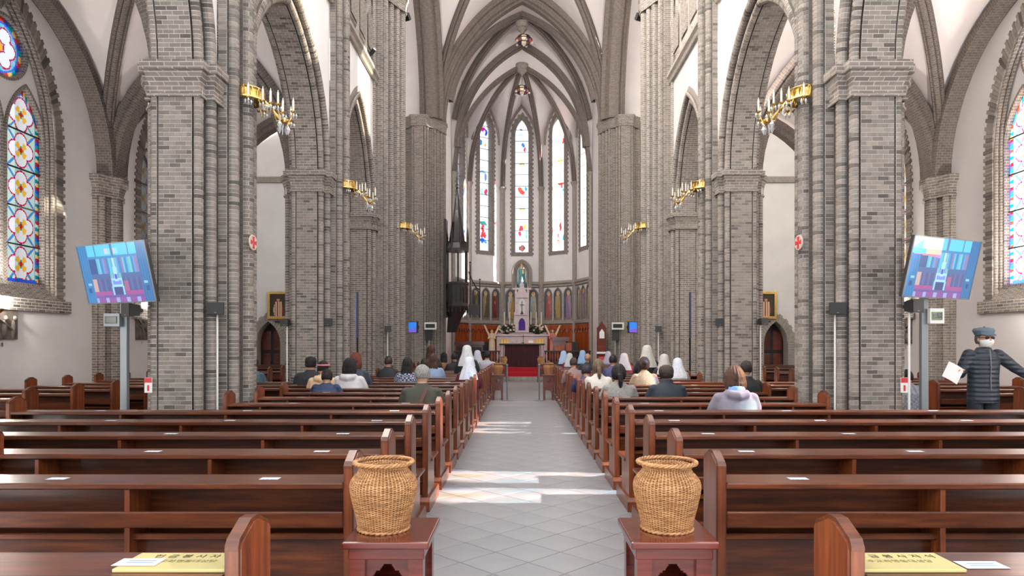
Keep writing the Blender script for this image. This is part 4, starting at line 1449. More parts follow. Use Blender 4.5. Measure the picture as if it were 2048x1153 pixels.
def stand(x0, x1, y0, y1, h, label):
    cx, cy = (x0 + x1) / 2, (y0 + y1) / 2
    w, d = (x1 - x0) / 2, (y1 - y0) / 2
    r = empty('basket_stand', (cx, cy, 0)); tag(r, label, 'stand', 'mahogany basket stands')
    boxobj('top_board', M_WOODR, r, -w, w, -d, d, h - .03, h, .006)
    boxobj('apron', M_WOODR, r, -w + .02, w - .02, -d + .02, d - .02, h - .075, h - .03, .004)
    # four tapering boards, cut-out in each, splayed legs below
    for k in range(4):
        wide, dep = (w - .05, d - .05) if k % 2 == 0 else (d - .05, w - .05)
        m = ped_panel(wide * .80, wide, .26, h - .075, (h - .155, .055), .018)
        o = m.build('cut_out_panel', M_WOODR, r); o.rotation_euler = (0, 0, k * pi / 2)
        M = Matrix.Rotation(k * pi / 2, 3, 'Z') @ Vector((0, -dep, 0)); o.location = M
    for a in (-1, 1):
        for b in (-1, 1):
            m = MB()
            bx_, by_ = a * (w - .055), b * (d - .055)
            m.loft([[(bx_ + p * .026, by_ + q * .026, 0) for p, q in ((-1, -1), (1, -1), (1, 1), (-1, 1))], [(bx_ + p * .03, by_ + q * .03, h - .075) for p, q in ((-1, -1), (1, -1), (1, 1), (-1, 1))]])
            m.build('leg', M_WOODR, r)
    return r
stand(-.77, -.43, 2.67, 3.06, .68, 'red mahogany stand under the large wicker basket on the left of the aisle')
stand(.365, .71, 2.67, 3.06, .68, 'red mahogany stand under the large wicker basket on the right of the aisle')
basket((-.645, 2.87, .68), 'large woven wicker basket in the foreground, left of the aisle')
basket((.545, 2.87, .68), 'large woven wicker basket in the foreground, right of the aisle')
for sx in (-1, 1):
    stand(sx * .68 - .17, sx * .68 + .17, 18.1, 18.45, .68, 'distant wooden basket stand halfway up the %s edge of the aisle' % side_name[sx])
    basket((sx * .68, 18.27, .68), 'small distant wicker basket halfway up the aisle, %s' % side_name[sx], False, 1.05)
    stand(sx * .74 - .17, sx * .74 + .17, 26.9, 27.25, .72, 'far wooden basket stand before the altar steps, %s' % side_name[sx])
    basket((sx * .74, 27.07, .72), 'farthest wicker basket before the altar steps, %s' % side_name[sx], False, 1.05)
    r = empty('aisle_post', (sx * .42, 17.9, 0)); tag(r, 'thin steel barrier post in the aisle by the %s middle basket' % side_name[sx], 'post', 'barrier posts')
    m = MB(); m.lathe([(.001, .0), (.16, 0), (.16, .012), (.03, .03), (.001, .03)], 20); m.build('base_plate', M_GREYM, r, smooth=True)
    m = MB(); m.tube([(0, 0, .02), (0, 0, .92)], .02, 10); m.build('pole', M_GREYM, r, smooth=True)
    m = MB(); m.ball((0, 0, .94), .03); m.build('post_knob', M_GREYM, r, smooth=True)

# ---- screens on posts
def altar_view(mir):
    def fn(u, v):
        # u -1..1 left to right, v 0..1 upward
        if mir and v > .6 and u < -.15 and (v - .6) > (u + 1) * .02:
            g = 1 - abs(v - .78) * 2.2
            if v > .88 + .08 * sin(u * 7): return (250, 246, 236)
            if .80 < v: return (250, 238, 200) if sin(u * 9) > -.3 else (120, 210, 220)
            if .72 < v: return (90, 200, 226) if sin(u * 7 + 1) > 0 else (250, 206, 150)
            if .66 < v + u * .06: return (240, 110, 120) if u < -.3 else (226, 120, 200)
        if abs(u) > .72: 
            s = .9 + .1 * sin(u * 90)
            if abs(abs(u) - .84) < .05 and .30 < v < .35: return (150, 190, 200)
            if abs(abs(u) - .86) < .05 and .18 < v < .27: return (24, 40, 80)
            return (int(44 * s), int(104 * s), int(158 * s)) if u < 0 else (int(40 * s), int(88 * s), int(140 * s))
        if v > .80:
            if abs(u - .02) < .03: return (70, 90, 130)
            if not mir and abs(u) < .2 and .83 < v < .93: return (236, 190, 200) if sin(u * 30) > 0 else (130, 220, 220)
            return (90, 196, 206) if abs(sin(u * 6.3)) > .12 else (60, 110, 150)
        if .77 < v: return (56, 110, 158)
        if abs(u) < .06 and v > .36:
            if abs(u) < .03 and .40 < v < .48: return (70, 50, 190)
            return (190, 220, 236) if abs(u) < .075 - (v - .36) * .12 else (90, 110, 150)
        if .50 < v:
            if u < -.5: return (30, 44, 90)
            if abs(sin(u * 17)) > .55:
                c = [(80, 170, 190), (110, 190, 170), (100, 130, 190), (150, 90, 120), (90, 180, 190)][int((u + 1) * 11) % 5]
                return c
            return (50, 100, 150)
        if .42 < v:
            if abs(abs(u) - .12) < .05: return (120, 170, 160)
            return (64, 70, 110)
        if abs(u) < .17 and .26 < v < .42:
            if .31 < v < .37 and abs(u) < .13: return (130, 120, 220)
            return (170, 214, 236)
        if abs(u) < .13 and .14 < v < .27: return (46, 34, 76)
        if abs(abs(u) - .16) < .03 and .12 < v < .28: return (160, 200, 226)
        if v > .20:
            if u < -.6: return (226, 150, 120)
            if .2 < u < .32 and v < .36: return (186, 60, 80)
            return (66, 54, 96) if sin(u * 40) > -.4 else (90, 70, 110)
        if v > .13: return (178, 42, 100) if abs(u) > .2 else (60, 40, 90)
        if v > .08: return (110, 50, 110)
        return (150, 46, 110) if sin(u * 20) > -.5 else (170, 150, 190)
    return fn

def screen(cx, cy, cz, w_, h, yaw, pitch, label, mir, polx, poly):
    r = empty('video_screen', (cx, cy, cz)); tag(r, label, 'screen', 'tilted screens on posts')
    # local: x right, z up, faces -y
    M = Matrix.Rotation(yaw, 4, 'Z') @ Matrix.Rotation(pitch, 4, 'X')
    r.rotation_euler = M.to_euler()
    boxobj('housing', M_BLACK, r, -w_ / 2, w_ / 2, .003, .045, -h / 2, h / 2, .006)
    f0 = altar_view(mir)
    fn = lambda u, v: tuple(int(.62 * a + .38 * b) for a, b in zip(f0(u, v), (70, 130, 180)))
    me = print_mesh('picture', -1, 1, 0, 1, 110, 72, fn, lambda u, v: (u * (w_ / 2 - .012), 0, (v - .5) * (h - .024)), M_SCREEN)
    link('picture', me, r)
    for a, b, c, d in ((-w_ / 2, w_ / 2, -h / 2, -h / 2 + .012), (-w_ / 2, w_ / 2, h / 2 - .012, h / 2), (-w_ / 2, -w_ / 2 + .012, -h / 2, h / 2), (w_ / 2 - .012, w_ / 2, -h / 2, h / 2)):
        boxobj('bezel', M_GREYM, r, a, b, -.006, .003, c, d)
    boxobj('bracket', M_GREYM, r, -.09, .09, .045, .12, -h / 2 + .05, .0, .004)
    return r
def post(x, y, h, label, clock_dx, mirror):
    r = empty('screen_post', (x, y, 0)); tag(r, label, 'post', 'grey screen posts')
    boxobj('column', M_GREYM, r, -.042, .042, -.03, .03, 0, h, .006)
    boxobj('base_plate', M_GREYM, r, -.15, .15, -.15, .15, 0, .012, .003)
    s = 1 if mirror else -1
    c = empty('clock_box', parent=r); c.location = (0, 0, 0)
    return r
pl = post(-4.79, 8.14, 2.6, 'grey square post holding the tilted screen by the left near pillar', 0, False)
pr = post(4.74, 8.14, 2.6, 'grey square post holding the tilted screen by the right near pillar', 0, True)
for o in list(bpy.data.objects):
    if o.name.startswith('clock_box'): bpy.data.objects.remove(o)
screen(-4.76, 7.90, 2.29, 1.20, .70, radians(-25), radians(13), 'tilted flat screen showing the altar, beside the near left pillar', False, 0, 0)
screen(4.82, 7.90, 2.345, 1.20, .70, radians(25), radians(13), 'tilted flat screen showing the altar, above the man in the cap', True, 0, 0)

M_LCD = simple('lcd_glass', lin((60, 74, 66)), 0.2)
M_SEG = simple('lcd_digit', lin((24, 28, 26)), 0.4)
M_GREENF = simple('green_frame', lin((110, 150, 80)), 0.5)
def clock(c, w_, h, d, rot, label, body, digits, face, seg):
    r = empty('digital_clock', c, rot); tag(r, label, 'clock', 'digital clocks')
    boxobj('case', body, r, -w_ / 2, w_ / 2, 0, d, -h / 2, h / 2, .004)
    boxobj('lcd_frame', M_GREENF if digits else M_BLACK, r, -w_ * .40, w_ * .36, -.004, .001, -h * .27, h * .27)
    boxobj('display', face, r, -w_ * .36, w_ * .32, -.006, -.003, -h * .22, h * .22)
    if digits:
        o = link('digits', text_mesh(digits, h * .42, seg), r); o.rotation_euler = (pi / 2, 0, 0); o.location = (-w_ * .02, -.0075, 0)
    return r
clock((-4.79 - .10, 8.04, 1.45 + (692 - 640) * 7.98 / FPX), .19, .155, .06, 0, 'grey clock box on the post of the left screen', M_GREYM, '', M_LCD, M_SEG)
clock((4.74 + .10, 8.04, 1.45 + (692 - 632) * 7.98 / FPX), .17, .18, .06, 0, 'white digital clock box on the post of the right screen', M_WHITEM, '1:52', M_LCD, M_SEG)

# ---- loudspeakers with thin conduits
def speaker(x, y, z, w_, h, label, rz=0.0, pole=True):
    r = empty('loudspeaker', (x, y, z), rz); tag(r, label, 'speaker', 'black loudspeakers on the pillars')
    m = MB()
    m.loft([[(a * w_ / 2, -.07, b * h / 2) for a, b in ((-1, -1), (1, -1), (1, 1), (-1, 1))], [(a * w_ * .36, .07, b * h * .36) for a, b in ((-1, -1), (1, -1), (1, 1), (-1, 1))]])
    m.build('cabinet', M_BLACK, r)
    boxobj('grille', M_IRON, r, -w_ / 2 + .006, w_ / 2 - .006, -.078, -.07, -h / 2 + .006, h / 2 - .006, .003)
    boxobj('badge', M_GREYM, r, -.012, .012, -.080, -.077, -h / 2 + .02, -h / 2 + .028)
    boxobj('bracket', M_IRON, r, -.02, .02, .05, .13, -.02, .02)
    if pole:
        m = MB(); m.tube([(-.005, .05, -h / 2), (-.005, .05, -z)], .013, 8); m.build('conduit', M_WHITEM, r, smooth=True)
    return r
speaker(-3.79, 8.36, 1.45 + (692 - 618) * 8.36 / FPX, .20, .15, 'black loudspeaker on a white conduit on the near left pillar', .2)
speaker(-4.62, 7.98, 1.45 + (692 - 621) * 7.98 / FPX, .17, .16, 'black loudspeaker behind the lower corner of the left screen', -.5, False)
speaker(3.80, 8.36, 1.45 + (692 - 618) * 8.36 / FPX, .20, .15, 'black loudspeaker on a white conduit on the near right pillar', -.2)
speaker(4.52, 7.98, 1.45 + (692 - 613) * 7.98 / FPX, .17, .16, 'black loudspeaker behind the lower corner of the right screen', .3)
speaker(-3.86, 13.45, 1.45 + (692 - 645) * 13.45 / FPX, .18, .15, 'small black loudspeaker on the nave side of the second left pillar', .2)
speaker(-4.60, 13.18, 1.45 + (692 - 646) * 13.18 / FPX, .17, .14, 'small black loudspeaker on the front of the second left pillar', -.2)
speaker(3.86, 13.45, 1.45 + (692 - 645) * 13.45 / FPX, .18, .15, 'small black loudspeaker on the nave side of the second right pillar', -.2)
speaker(4.60, 13.18, 1.45 + (692 - 644) * 13.18 / FPX, .17, .14, 'small black loudspeaker on the sunlit front of the second right pillar', .3)
for sx in (-1, 1):
    speaker(sx * 3.52, 17.75, 1.45 + (692 - 659) * 17.75 / FPX, .17, .16, 'small black loudspeaker on the %s crossing pillar' % side_name[sx], -sx * .2)
    xx = -3.84 if sx < 0 else 3.84
    speaker(xx, 28.12, 1.98, .30, .62, 'tall black loudspeaker below the clock on the far %s pillar' % side_name[sx])
    clock((xx + .08, 27.96, 2.21 + .05), .50, .30, .06, 0, 'wide digital clock sign on the far %s pillar' % side_name[sx], M_WHITEM, '', M_SEG, M_SEG)
    # small screens seen edge-on
    for (x, y, z, rz, lab) in ((sx * 3.62, 19.7, 2.0, sx * -.95, 'small lit blue screen on the far side of the %s crossing pillar'), (sx * 3.68, 15.02, 2.05, sx * 1.25, 'narrow screen seen nearly edge-on past the second %s pillar')):
        pass

def small_screen(x, y, z, w_, h, rz, label):
    r = empty('video_screen', (x, y, z), rz); tag(r, label, 'screen', 'small screens between the pillars')
    boxobj('housing', M_BLACK, r, -w_ / 2, w_ / 2, 0, .05, -h / 2, h / 2, .004)
    me = print_mesh('picture', -1, 1, 0, 1, 16, 12, lambda u, v: (40, 130, 235) if v > .35 + .1 * u else (120, 90, 210), lambda u, v: (u * (w_ / 2 - .02), -.003, (v - .5) * (h - .04)), M_SCREEN)
    link('picture', me, r)
    if abs(y - 15.15) > .1: boxobj('bracket', M_IRON, r, -.03, .03, .05, .2, -.05, .05)
    if abs(y - 15.15) < .1:
        m = MB(); m.tube([(0, .03, -h / 2 + .05), (0, .03, -z)], .022, 8); m.build('floor_pole', M_IRON, r)
for sx in (-1, 1):
    small_screen(sx * 3.24, 20.05, 1.99, .5, .34, sx * .9, 'small bright blue screen beyond the %s crossing pillar' % side_name[sx])
    small_screen(sx * 3.72, 15.15, 2.12, .62, 1.0, sx * 1.32, 'narrow dark screen seen edge-on behind the second %s pillar' % side_name[sx])

# ---- consecration crosses
M_RED = simple('red_enamel', lin((196, 44, 50)), 0.5)
M_MEDAL = simple('pale_plaque', lin((206, 190, 178)), 0.6)
for sx in (-1, 1):
    r = empty('cross_medallion', (sx * 3.555, 8.86, 2.79)); tag(r, 'round plaque with a red cross on the near %s pillar' % side_name[sx], 'plaque', 'red cross plaques')
    r.rotation_euler = (0, 0, sx * (-pi / 2 + .08) )
    # local: faces -y
    m = MB(); m.lathe([(.001, 0), (.095, 0), (.1, .006), (.1, .02), (.001, .02)], 28); M = Matrix.Rotation(pi / 2, 4, 'X'); m.xform(M); m.build('disc', M_MEDAL, r, smooth=True)
    for k in range(4):
        m = MB(); m.prism([(-.012, .012), (.012, .012), (.028, .075), (-.028, .075)], lambda u, v, d: (u, d, v), -.026, -.018)
        o = m.build('cross_arm', M_RED, r); o.rotation_euler = (0, k * pi / 2, 0)

# ---- wall chandeliers
M_CRYST = simple('crystal', (0.85, 0.88, 0.9), 0.05, 0.0, 1.0); 
_b = M_CRYST.node_tree.nodes['Principled BSDF']; _b.inputs['Transmission Weight'].default_value = .5; _b.inputs['IOR'].default_value = 1.5
CH = {}
def chand_parts():
    if CH: return CH
    m = MB(); m.lathe([(.001, 0), (.014, 0), (.014, .15), (.008, .155), (.005, .18), (.001, .19)], 8); CH['candle'] = m.mesh('candle', M_CANDLE, smooth=True)
    m = MB(); m.lathe([(.001, -.05), (.008, -.045), (.01, -.02), (.03, -.008), (.036, .006), (.03, .006), (.012, 0), (.001, 0)], 10); CH['cup'] = m.mesh('drip_cup', M_GOLD, smooth=True)
    m = MB(); m.loft([[(.001 * cos(a), .001 * sin(a), .03) for a in (0, pi / 2, pi, 3 * pi / 2)], [(.017 * cos(a), .017 * sin(a), 0) for a in (0, pi / 2, pi, 3 * pi / 2)], [(.001 * cos(a), .001 * sin(a), -.035) for a in (0, pi / 2, pi, 3 * pi / 2)]]); CH['drop'] = m.mesh('crystal_drop', M_CRYST)
    return CH
def chandelier(sx, yc, label):
    c = chand_parts()
    r = empty('wall_chandelier', (sx * (XP - .55), yc, 4.62)); tag(r, label, 'chandelier', 'gilt candle brackets on the pillars')
    # toward the nave is local -x*sx
    q = -sx
    def P(rad, ang, z): return (q * rad * cos(ang), rad * sin(ang), z)
    m = MB()
    n = 24
    rows = []
    for z, dr in ((.02, 0), (.035, .015), (.06, 0), (.15, 0), (.17, .015), (.185, 0)):
        rows.append([P(.22 + dr, -1.9 + 3.8 * k / n, z) for k in range(n + 1)])
    m.grid(rows); m.build('gilt_band', M_GOLD, r, smooth=True)
    for k in range(9):
        m = MB(); a = -1.8 + 3.6 * k / 8
        m.tube([P(.225 + .01 * cos(t), a + .07 * sin(t) , .11 + .06 * cos(t)) for t in [2 * pi * i / 10 for i in range(11)]], .007, 5); m.build('scroll', M_GOLD, r, smooth=True)
    spots = [(.30, a, .0) for a in (-1.75, -1.1, -.45, .45, 1.1, 1.75)] + [(.46, -.5, -.06), (.46, .5, -.06), (.56, -.28, -.16), (.56, .28, -.16), (.62, 0, -.10), (.42, 0, .0)]
    m = MB(); m.tube([P(.2, 0, .08), P(.32, 0, -.05), P(.45, 0, -.2), P(.56, 0, -.22)], [.022, .02, .018, .02], 8); m.ball(P(.5, 0, -.22), .045); m.build('stem', M_GOLD, r, smooth=True)
    for rad, a, z in spots:
        m = MB(); root_ = P(.22, a, .04) if rad < .4 else P(.48, 0, -.2)
        e = P(rad, a, z - .02)
        mid = ((root_[0] + e[0]) / 2, (root_[1] + e[1]) / 2, min(root_[2], e[2]) - .06)
        m.tube([root_, mid, e], .008, 6)
        arm = m.build('arm', M_GOLD, r, smooth=True)
        o = link('drip_cup', c['cup'], arm); o.location = P(rad, a, z)
        o = link('candle', c['candle'], arm); o.location = P(rad, a, z)
        for k in range(4):
            o = link('crystal_drop', c['drop'], arm); aa = k * pi / 2 + .4
            o.location = Vector(P(rad, a, z - .055)) + Vector((.036 * cos(aa), .036 * sin(aa), RNG.uniform(-.01, .01)))
    for rad, a, z in ((.5, .25, -.30), (.5, -.25, -.30), (.55, 0, -.34), (.44, 0, -.32)):
        o = link('crystal_drop', c['drop'], r); o.location = P(rad, a, z); o.scale = (2, 2, 2)
    m = MB(); m.tube([P(.47, 0, -.22), P(.475, .03, -.34), P(.48, 0, -.40), P(.485, -.03, -.34), P(.5, 0, -.22)], .006, 5); m.build('crystal_chain', M_CRYST, r, smooth=True)
    return r
for sx in (-1, 1):
    for k, yc in enumerate((8.95, 14.0, 18.7)):
        c_ = chandelier(sx, yc, ['gilt candle chandelier on the near %s pillar', 'gilt candle chandelier on the second %s pillar', 'gilt candle chandelier on the %s crossing pillar'][k] % side_name[sx])
        if k == 2: c_.location.x = sx * (XP - .90)

# ---- pictures, reliefs, notices
def figure_paint(u, v):
    x, y = u, v
    if math.hypot(x / .16, (y - .74) / .10) < 1: return (190, 140, 110) if y < .78 else (60, 40, 30)
    if y < .66 and abs(x) < .62 - abs(y - .3) * .7:
        return (206, 190, 160) if sin(x * 22) > -.2 else (150, 60, 40)
    return (58, 46, 36)
for sx in (-1, 1):
    x = sx * 10.55
    r = empty('framed_painting', (x, 29.52, 3.2)); tag(r, 'gilt framed painting of a robed figure over the %s transept door' % side_name[sx], 'painting', 'paintings in the transepts')
    link('canvas', print_mesh('canvas', -1, 1, 0, 1, 24, 32, figure_paint, lambda u, v: (u * .36, 0, (v - .5) * 1.0), M_PRINT), r)
    for a, b, c, d in ((-.46, .46, -.6, -.48), (-.46, .46, .48, .6), (-.46, -.35, -.5, .5), (.35, .46, -.5, .5)):
        boxobj('gilt_frame', M_GOLD, r, a, b, -.04, .02, c, d, .01)
    boxobj('caption', M_WOODB, r, -.16, .2, -.01, .01, -.74, -.68)
M_BRONZE = simple('bronze_relief', lin((112, 104, 96)), 0.5, 0.4, nscale=9, namt=0.35, bmp=0.8)
def relief(sx, y, z, w_, h, num, label):
    r = empty('bronze_relief', (sx * (WALLX - .01), y, z)); tag(r, label, 'relief', 'bronze reliefs of the aisle walls')
    boxobj('backing', M_BRONZE, r, *sorted((0, -sx * .03)), -w_ / 2, w_ / 2, -h / 2, h / 2, .006)
    # modelled figures
    rr = random.Random(int(y * 10))
    for k in range(3):
        m = MB()
        yy = -w_ * .3 + w_ * .3 * k + rr.uniform(-.03, .03); hh = h * rr.uniform(.5, .8)
        m.ball((-sx * .03, yy, -h / 2 + hh * .45), .03, w_ * .10, hh * .45, 10, 8); m.build('robed_body', M_BRONZE, r, smooth=True)
        m = MB(); m.ball((-sx * .04, yy + .02, -h / 2 + hh * 1.0), .035, .035, .045, 8, 6); m.build('figure_head', M_BRONZE, r, smooth=True)
    m = MB(); m.tube([(-sx * .04, -w_ * .4, h * .3), (-sx * .04, w_ * .38, -h * .25)], .018, 6); m.build('cross_beam', M_BRONZE, r)
    t = link('number', text_mesh(num, .10, M_SEG), r); t.rotation_euler = (pi / 2, 0, pi / 2 if sx < 0 else -pi / 2); t.location = (-sx * .0, 0, -h / 2 - .09)
relief(-1, 11.22, 1.45 + (692 - 650) * 11.5 / FPX, .62, .50, '8', 'bronze relief under the stained-glass window at the left edge')
relief(-1, 15.35, 1.45 + (692 - 655) * 15.3 / FPX, .50, .55, '7', 'bronze relief on the left aisle wall behind the screen post')
relief(1, 15.35, 1.45 + (692 - 663) * 15.3 / FPX, .50, .55, '3', 'dark bronze relief on the right aisle wall behind the clock box')
# fire-alarm style red notices low on the pillars
for sx in (-1, 1):
    r = empty('extinguisher_sign', (sx * 4.50, 8.13, .98)); tag(r, 'small red and white extinguisher sign low on the near %s pillar' % side_name[sx], 'sign', 'extinguisher signs')
    boxobj('plate', M_WHITE, r, -.045, .045, -.008, .0, -.09, .09)
    boxobj('red_field', M_RED, r, -.042, .042, -.011, -.008, .03, .088)
    boxobj('red_symbol', M_RED, r, -.012, .012, -.011, -.008, -.07, .0)
# spotlight on the triforium
r = empty('spotlight', wpt(742, 108, 17.3)); tag(r, 'small spotlight fixed by the triforium of the left nave wall', 'spotlight')
m = MB(); m.tube([(0, 0, 0), (.10, -.06, .09)], .05, 12); m.build('lamp_body', M_IRON, r, smooth=True)
m = MB(); m.tube([(.10, -.06, .09), (.112, -.067, .10)], .045, 12); m.build('lens', M_WHITEM, r, smooth=True)
m = MB(); m.tube([(0, 0, 0), (-.1, .1, -.12)], .02, 6); m.build('bracket', M_IRON, r)
# ---- wall uplighters in the aisles
M_LAMP = newmat('lamp_glow')[0]
_n = M_LAMP.node_tree.nodes['Principled BSDF']; _n.inputs['Emission Color'].default_value = (1, .85, .65, 1); _n.inputs['Emission Strength'].default_value = 12
UP = 48.0
for sx in (-1, 1):
    for i, y in enumerate((1.4, 6.4, 10.95, 15.9)):
        r = empty('wall_uplighter', (sx * (WALLX - .14), y, 2.02 if y < 14 else 2.35)); tag(r, 'small brass uplighter on the %s aisle wall, %s from the camera' % (side_name[sx], ORD[i]), 'lamp', 'aisle wall uplighters')
        m = MB(); m.lathe([(.02, -.06), (.05, -.04), (.08, .0), (.085, .03), (.075, .03), (.07, .0)], 14); m.build('bowl', M_GOLD, r, smooth=True)
        m = MB(); m.ball((0, 0, .02), .045); m.build('bulb', M_LAMP, r, smooth=True)
        m = MB(); m.tube([(0, 0, -.05), (sx * .08, 0, -.06), (sx * .14, 0, -.04)], .015, 6); m.build('wall_arm', M_GOLD, r, smooth=True)
        ld = bpy.data.lights.new('uplight', 'AREA'); ld.shape = 'DISK'; ld.size = .14; ld.energy = UP * (1.0 if sx < 0 else 2.0); ld.color = (1, .93, .84)
        lo = bpy.data.objects.new('uplight', ld); COL.objects.link(lo); lo.parent = r; lo.location = (0, 0, .08)
        lo.rotation_euler = (pi, sx * .35, 0)
        ld = bpy.data.lights.new('bulb_light', 'POINT'); ld.shadow_soft_size = .05; ld.energy = 62.0; ld.color = (1, .93, .84)
        lo = bpy.data.objects.new('bulb_light', ld); COL.objects.link(lo); lo.parent = r; lo.location = (0, 0, .14)

# added fill lights by the crossing capitals, put in to brighten the vault
for sx in (-1, 1):
    r = empty('fill_light', (sx * 3.42, 20.0, 11.1)); tag(r, 'added fill light on the capital of the %s crossing pillar, aimed at the vault' % side_name[sx], 'lamp', 'added crossing fill lights')
    r.rotation_euler = Vector((-sx * 2.6, 5.5, 5.2)).to_track_quat('-Z', 'Y').to_euler()
    boxobj('housing', M_IRON, r, -.16, .16, -.10, .10, .02, .14, .01)
    boxobj('lens', M_LAMP, r, -.14, .14, -.08, .08, .0, .02)
    boxobj('bracket', M_IRON, r, -.02, .02, -.02, .02, .14, .34)
    ld = bpy.data.lights.new('vault_fill', 'AREA'); ld.shape = 'RECTANGLE'; ld.size = .28; ld.size_y = .16; ld.energy = 170.0; ld.color = (1, .92, .85)
    lo = bpy.data.objects.new('vault_fill', ld); COL.objects.link(lo); lo.parent = r; lo.location = (0, 0, -.02)
# ================================================================== SANCTUARY
ZS = 0.48
r = empty('floor_sanctuary'); tag(r, 'raised sanctuary floor with red carpeted steps', kind='structure')
for k, (y, z) in enumerate(((28.3, .16), (28.75, .32), (29.2, .48))):
    boxobj('step', M_STONE, r, -3.1, 3.1, y, y + (.45 if k < 2 else 6.4), z - .16, z, .01)
    boxobj('red_carpet', M_REDC, r, -1.35 if k < 2 else -2.9, 1.35 if k < 2 else 2.9, y + .02, y + (.45 if k < 2 else 5.6), z, z + .012)
for y, z in ((28.75, .16), (29.2, .32)):
    boxobj('carpet_riser', M_REDC, r, -1.35, 1.35, y - .012, y, z + .012, z + .165)

# communion rail: two runs with turned balusters
def baluster_mesh():
    m = MB(); m.lathe([(.03, 0), (.03, .06), (.016, .09), (.03, .2), (.034, .26), (.016, .42), (.014, .5), (.028, .56), (.028, .62)], 8)
    return m.mesh('baluster', M_WOODB, smooth=True)
bal = baluster_mesh()
for sx in (-1, 1):
    r = empty('communion_rail', (0, 29.28, ZS)); tag(r, 'dark wooden communion rail with turned balusters, %s of the altar steps' % side_name[sx], 'rail', 'communion rails')
    xa, xb = sorted((sx * .95, sx * 2.95))
    boxobj('top_rail', M_WOODB, r, xa, xb, -.06, .06, .70, .76, .01)
    boxobj('bottom_rail', M_WOODB, r, xa, xb, -.05, .05, .0, .05, .005)
    n = 17
    for k in range(n):
        o = link('baluster', bal, r); o.location = (xa + .05 + (xb - xa - .1) * k / (n - 1), 0, .06); o.scale = (1, 1, 1.03)

# altar table
r = empty('altar_table', (0, 31.0, ZS)); tag(r, 'dark altar table with a maroon front and pale legs', 'altar')
boxobj('table_top', M_WOODB, r, -1.03, 1.03, -.4, .4, 1.0, 1.07, .01)
boxobj('altar_cloth', M_WHITE, r, -.98, .98, -.38, .38, 1.07, 1.076)
M_MAR = simple('maroon_cloth', lin((58, 18, 28)), 0.8, nscale=8, namt=0.3)
m = MB()
rows = [[(-.78 + 1.56 * k / 60, -.33 - .012 * sin(k * 1.05), z) for k in range(61)] for z in (1.0, .02)]
m.grid(rows); m.build('front_cloth', M_MAR, r, smooth=True)
for sx in (-1, 1):
    for dy in (-.28, .28):
        m = MB(); m.lathe([(.07, 0), (.07, .08), (.045, .12), (.05, .85), (.08, .95), (.08, 1.0)], 10, (sx * .9, dy, 0)); m.build('leg', M_MARBLE, r, smooth=True)
M_YCAN = simple('yellow_candle', lin((246, 196, 92)), 0.5)
for i, x in enumerate((-.92, -.79, -.66, .68, .81, .94)):
    r = empty('pillar_candle', (x, 30.95, ZS + 1.077)); tag(r, 'thick yellow candle on the altar, %s from the left' % ('first', 'second', 'third', 'fourth', 'fifth', 'sixth')[i], 'candle', 'yellow altar candles')
    m = MB(); m.lathe([(.001, 0), (.055, 0), (.055, .19), (.045, .2), (.02, .19), (.001, .19)], 14); m.build('wax', M_YCAN, r, smooth=True)
    m = MB(); m.tube([(0, 0, .18), (.003, 0, .23)], .004, 5); m.build('wick', M_IRON, r)
r = empty('altar_book', (.4, 30.9, ZS + 1.077)); tag(r, 'open pink-covered missal on a stand on the altar', 'book')
M_PINK = simple('salmon_cover', lin((226, 150, 130)), 0.6)
m = MB(); m.prism([(-.18, 0), (.18, 0), (.18, .02), (-.18, .02)], lambda u, v, d: (u, -.1 + d * .9, v + d * .5), 0, .22); m.build('cover', M_PINK, r)
m = MB(); m.prism([(-.16, .02), (-.01, .035), (.01, .035), (.16, .02)], lambda u, v, d: (u, -.09 + d * .9, v + d * .5), 0, .2); m.build('pages', M_WHITE, r)
r = empty('altar_crucifix', (.05, 30.8, ZS + 1.077)); tag(r, 'tiny standing crucifix in the middle of the altar table', 'crucifix')
m = MB(); m.tube([(0, 0, 0), (0, 0, .42)], .012, 6); m.tube([(-.09, 0, .31), (.09, 0, .31)], .012, 6); m.build('cross', M_IRON, r)
m = MB(); m.lathe([(.001, 0), (.06, 0), (.05, .03), (.001, .04)], 10); m.build('foot', M_IRON, r)

# high altar with gabled tabernacle tower
r = empty('high_altar', (0, 33.3, ZS)); tag(r, 'pink marble high altar with a tall gabled tabernacle tower', 'altar')
boxobj('altar_block', M_MARBLE, r, -1.22, 1.22, -.5, .35, 0, 1.42, .02)
boxobj('mensa', M_MARBLE, r, -1.28, 1.28, -.56, .36, 1.42, 1.52, .015)
boxobj('gradine', M_MARBLE, r, -1.2, 1.2, .0, .36, 1.52, 1.62, .01)
for k in range(5):
    m = MB(); u = -.9 + .45 * k
    pt = parch(.15, .22)
    m.tube([(u - .15, -.505, .4)] + [(u + pt(0, t / 5)[0], -.505, .95 + pt(0, t / 5)[1]) for t in range(11)] + [(u + .15, -.505, .4)], .02, 6); m.build('blind_arch', M_MARBLE, r)
tw = boxobj('tower', M_MARBLE, r, -.27, .27, -.12, .3, 1.62, 3.55, .01)
for sx in (-1, 1):
    m = MB(); m.loft([[(sx * .29 + a * .05, -.12 + b * .05, z) for a, b in ((-1, -1), (1, -1), (1, 1), (-1, 1))] for z in (1.62, 3.5)]); m.loft([[(sx * .29 + a * .05, -.12 + b * .05, 3.5) for a, b in ((-1, -1), (1, -1), (1, 1), (-1, 1))], [(sx * .29 + a * .002, -.12 + b * .002, 3.95) for a, b in ((-1, -1), (1, -1), (1, 1), (-1, 1))]])
    m.build('pinnacle', M_MARBLE, tw)
m = MB(); m.prism([(-.3, 3.3), (.3, 3.3), (.3, 3.4), (0, 4.05), (-.3, 3.4)], lambda u, v, d: (u, d, v), -.2, .05); m.build('gable', M_MARBLE, tw)
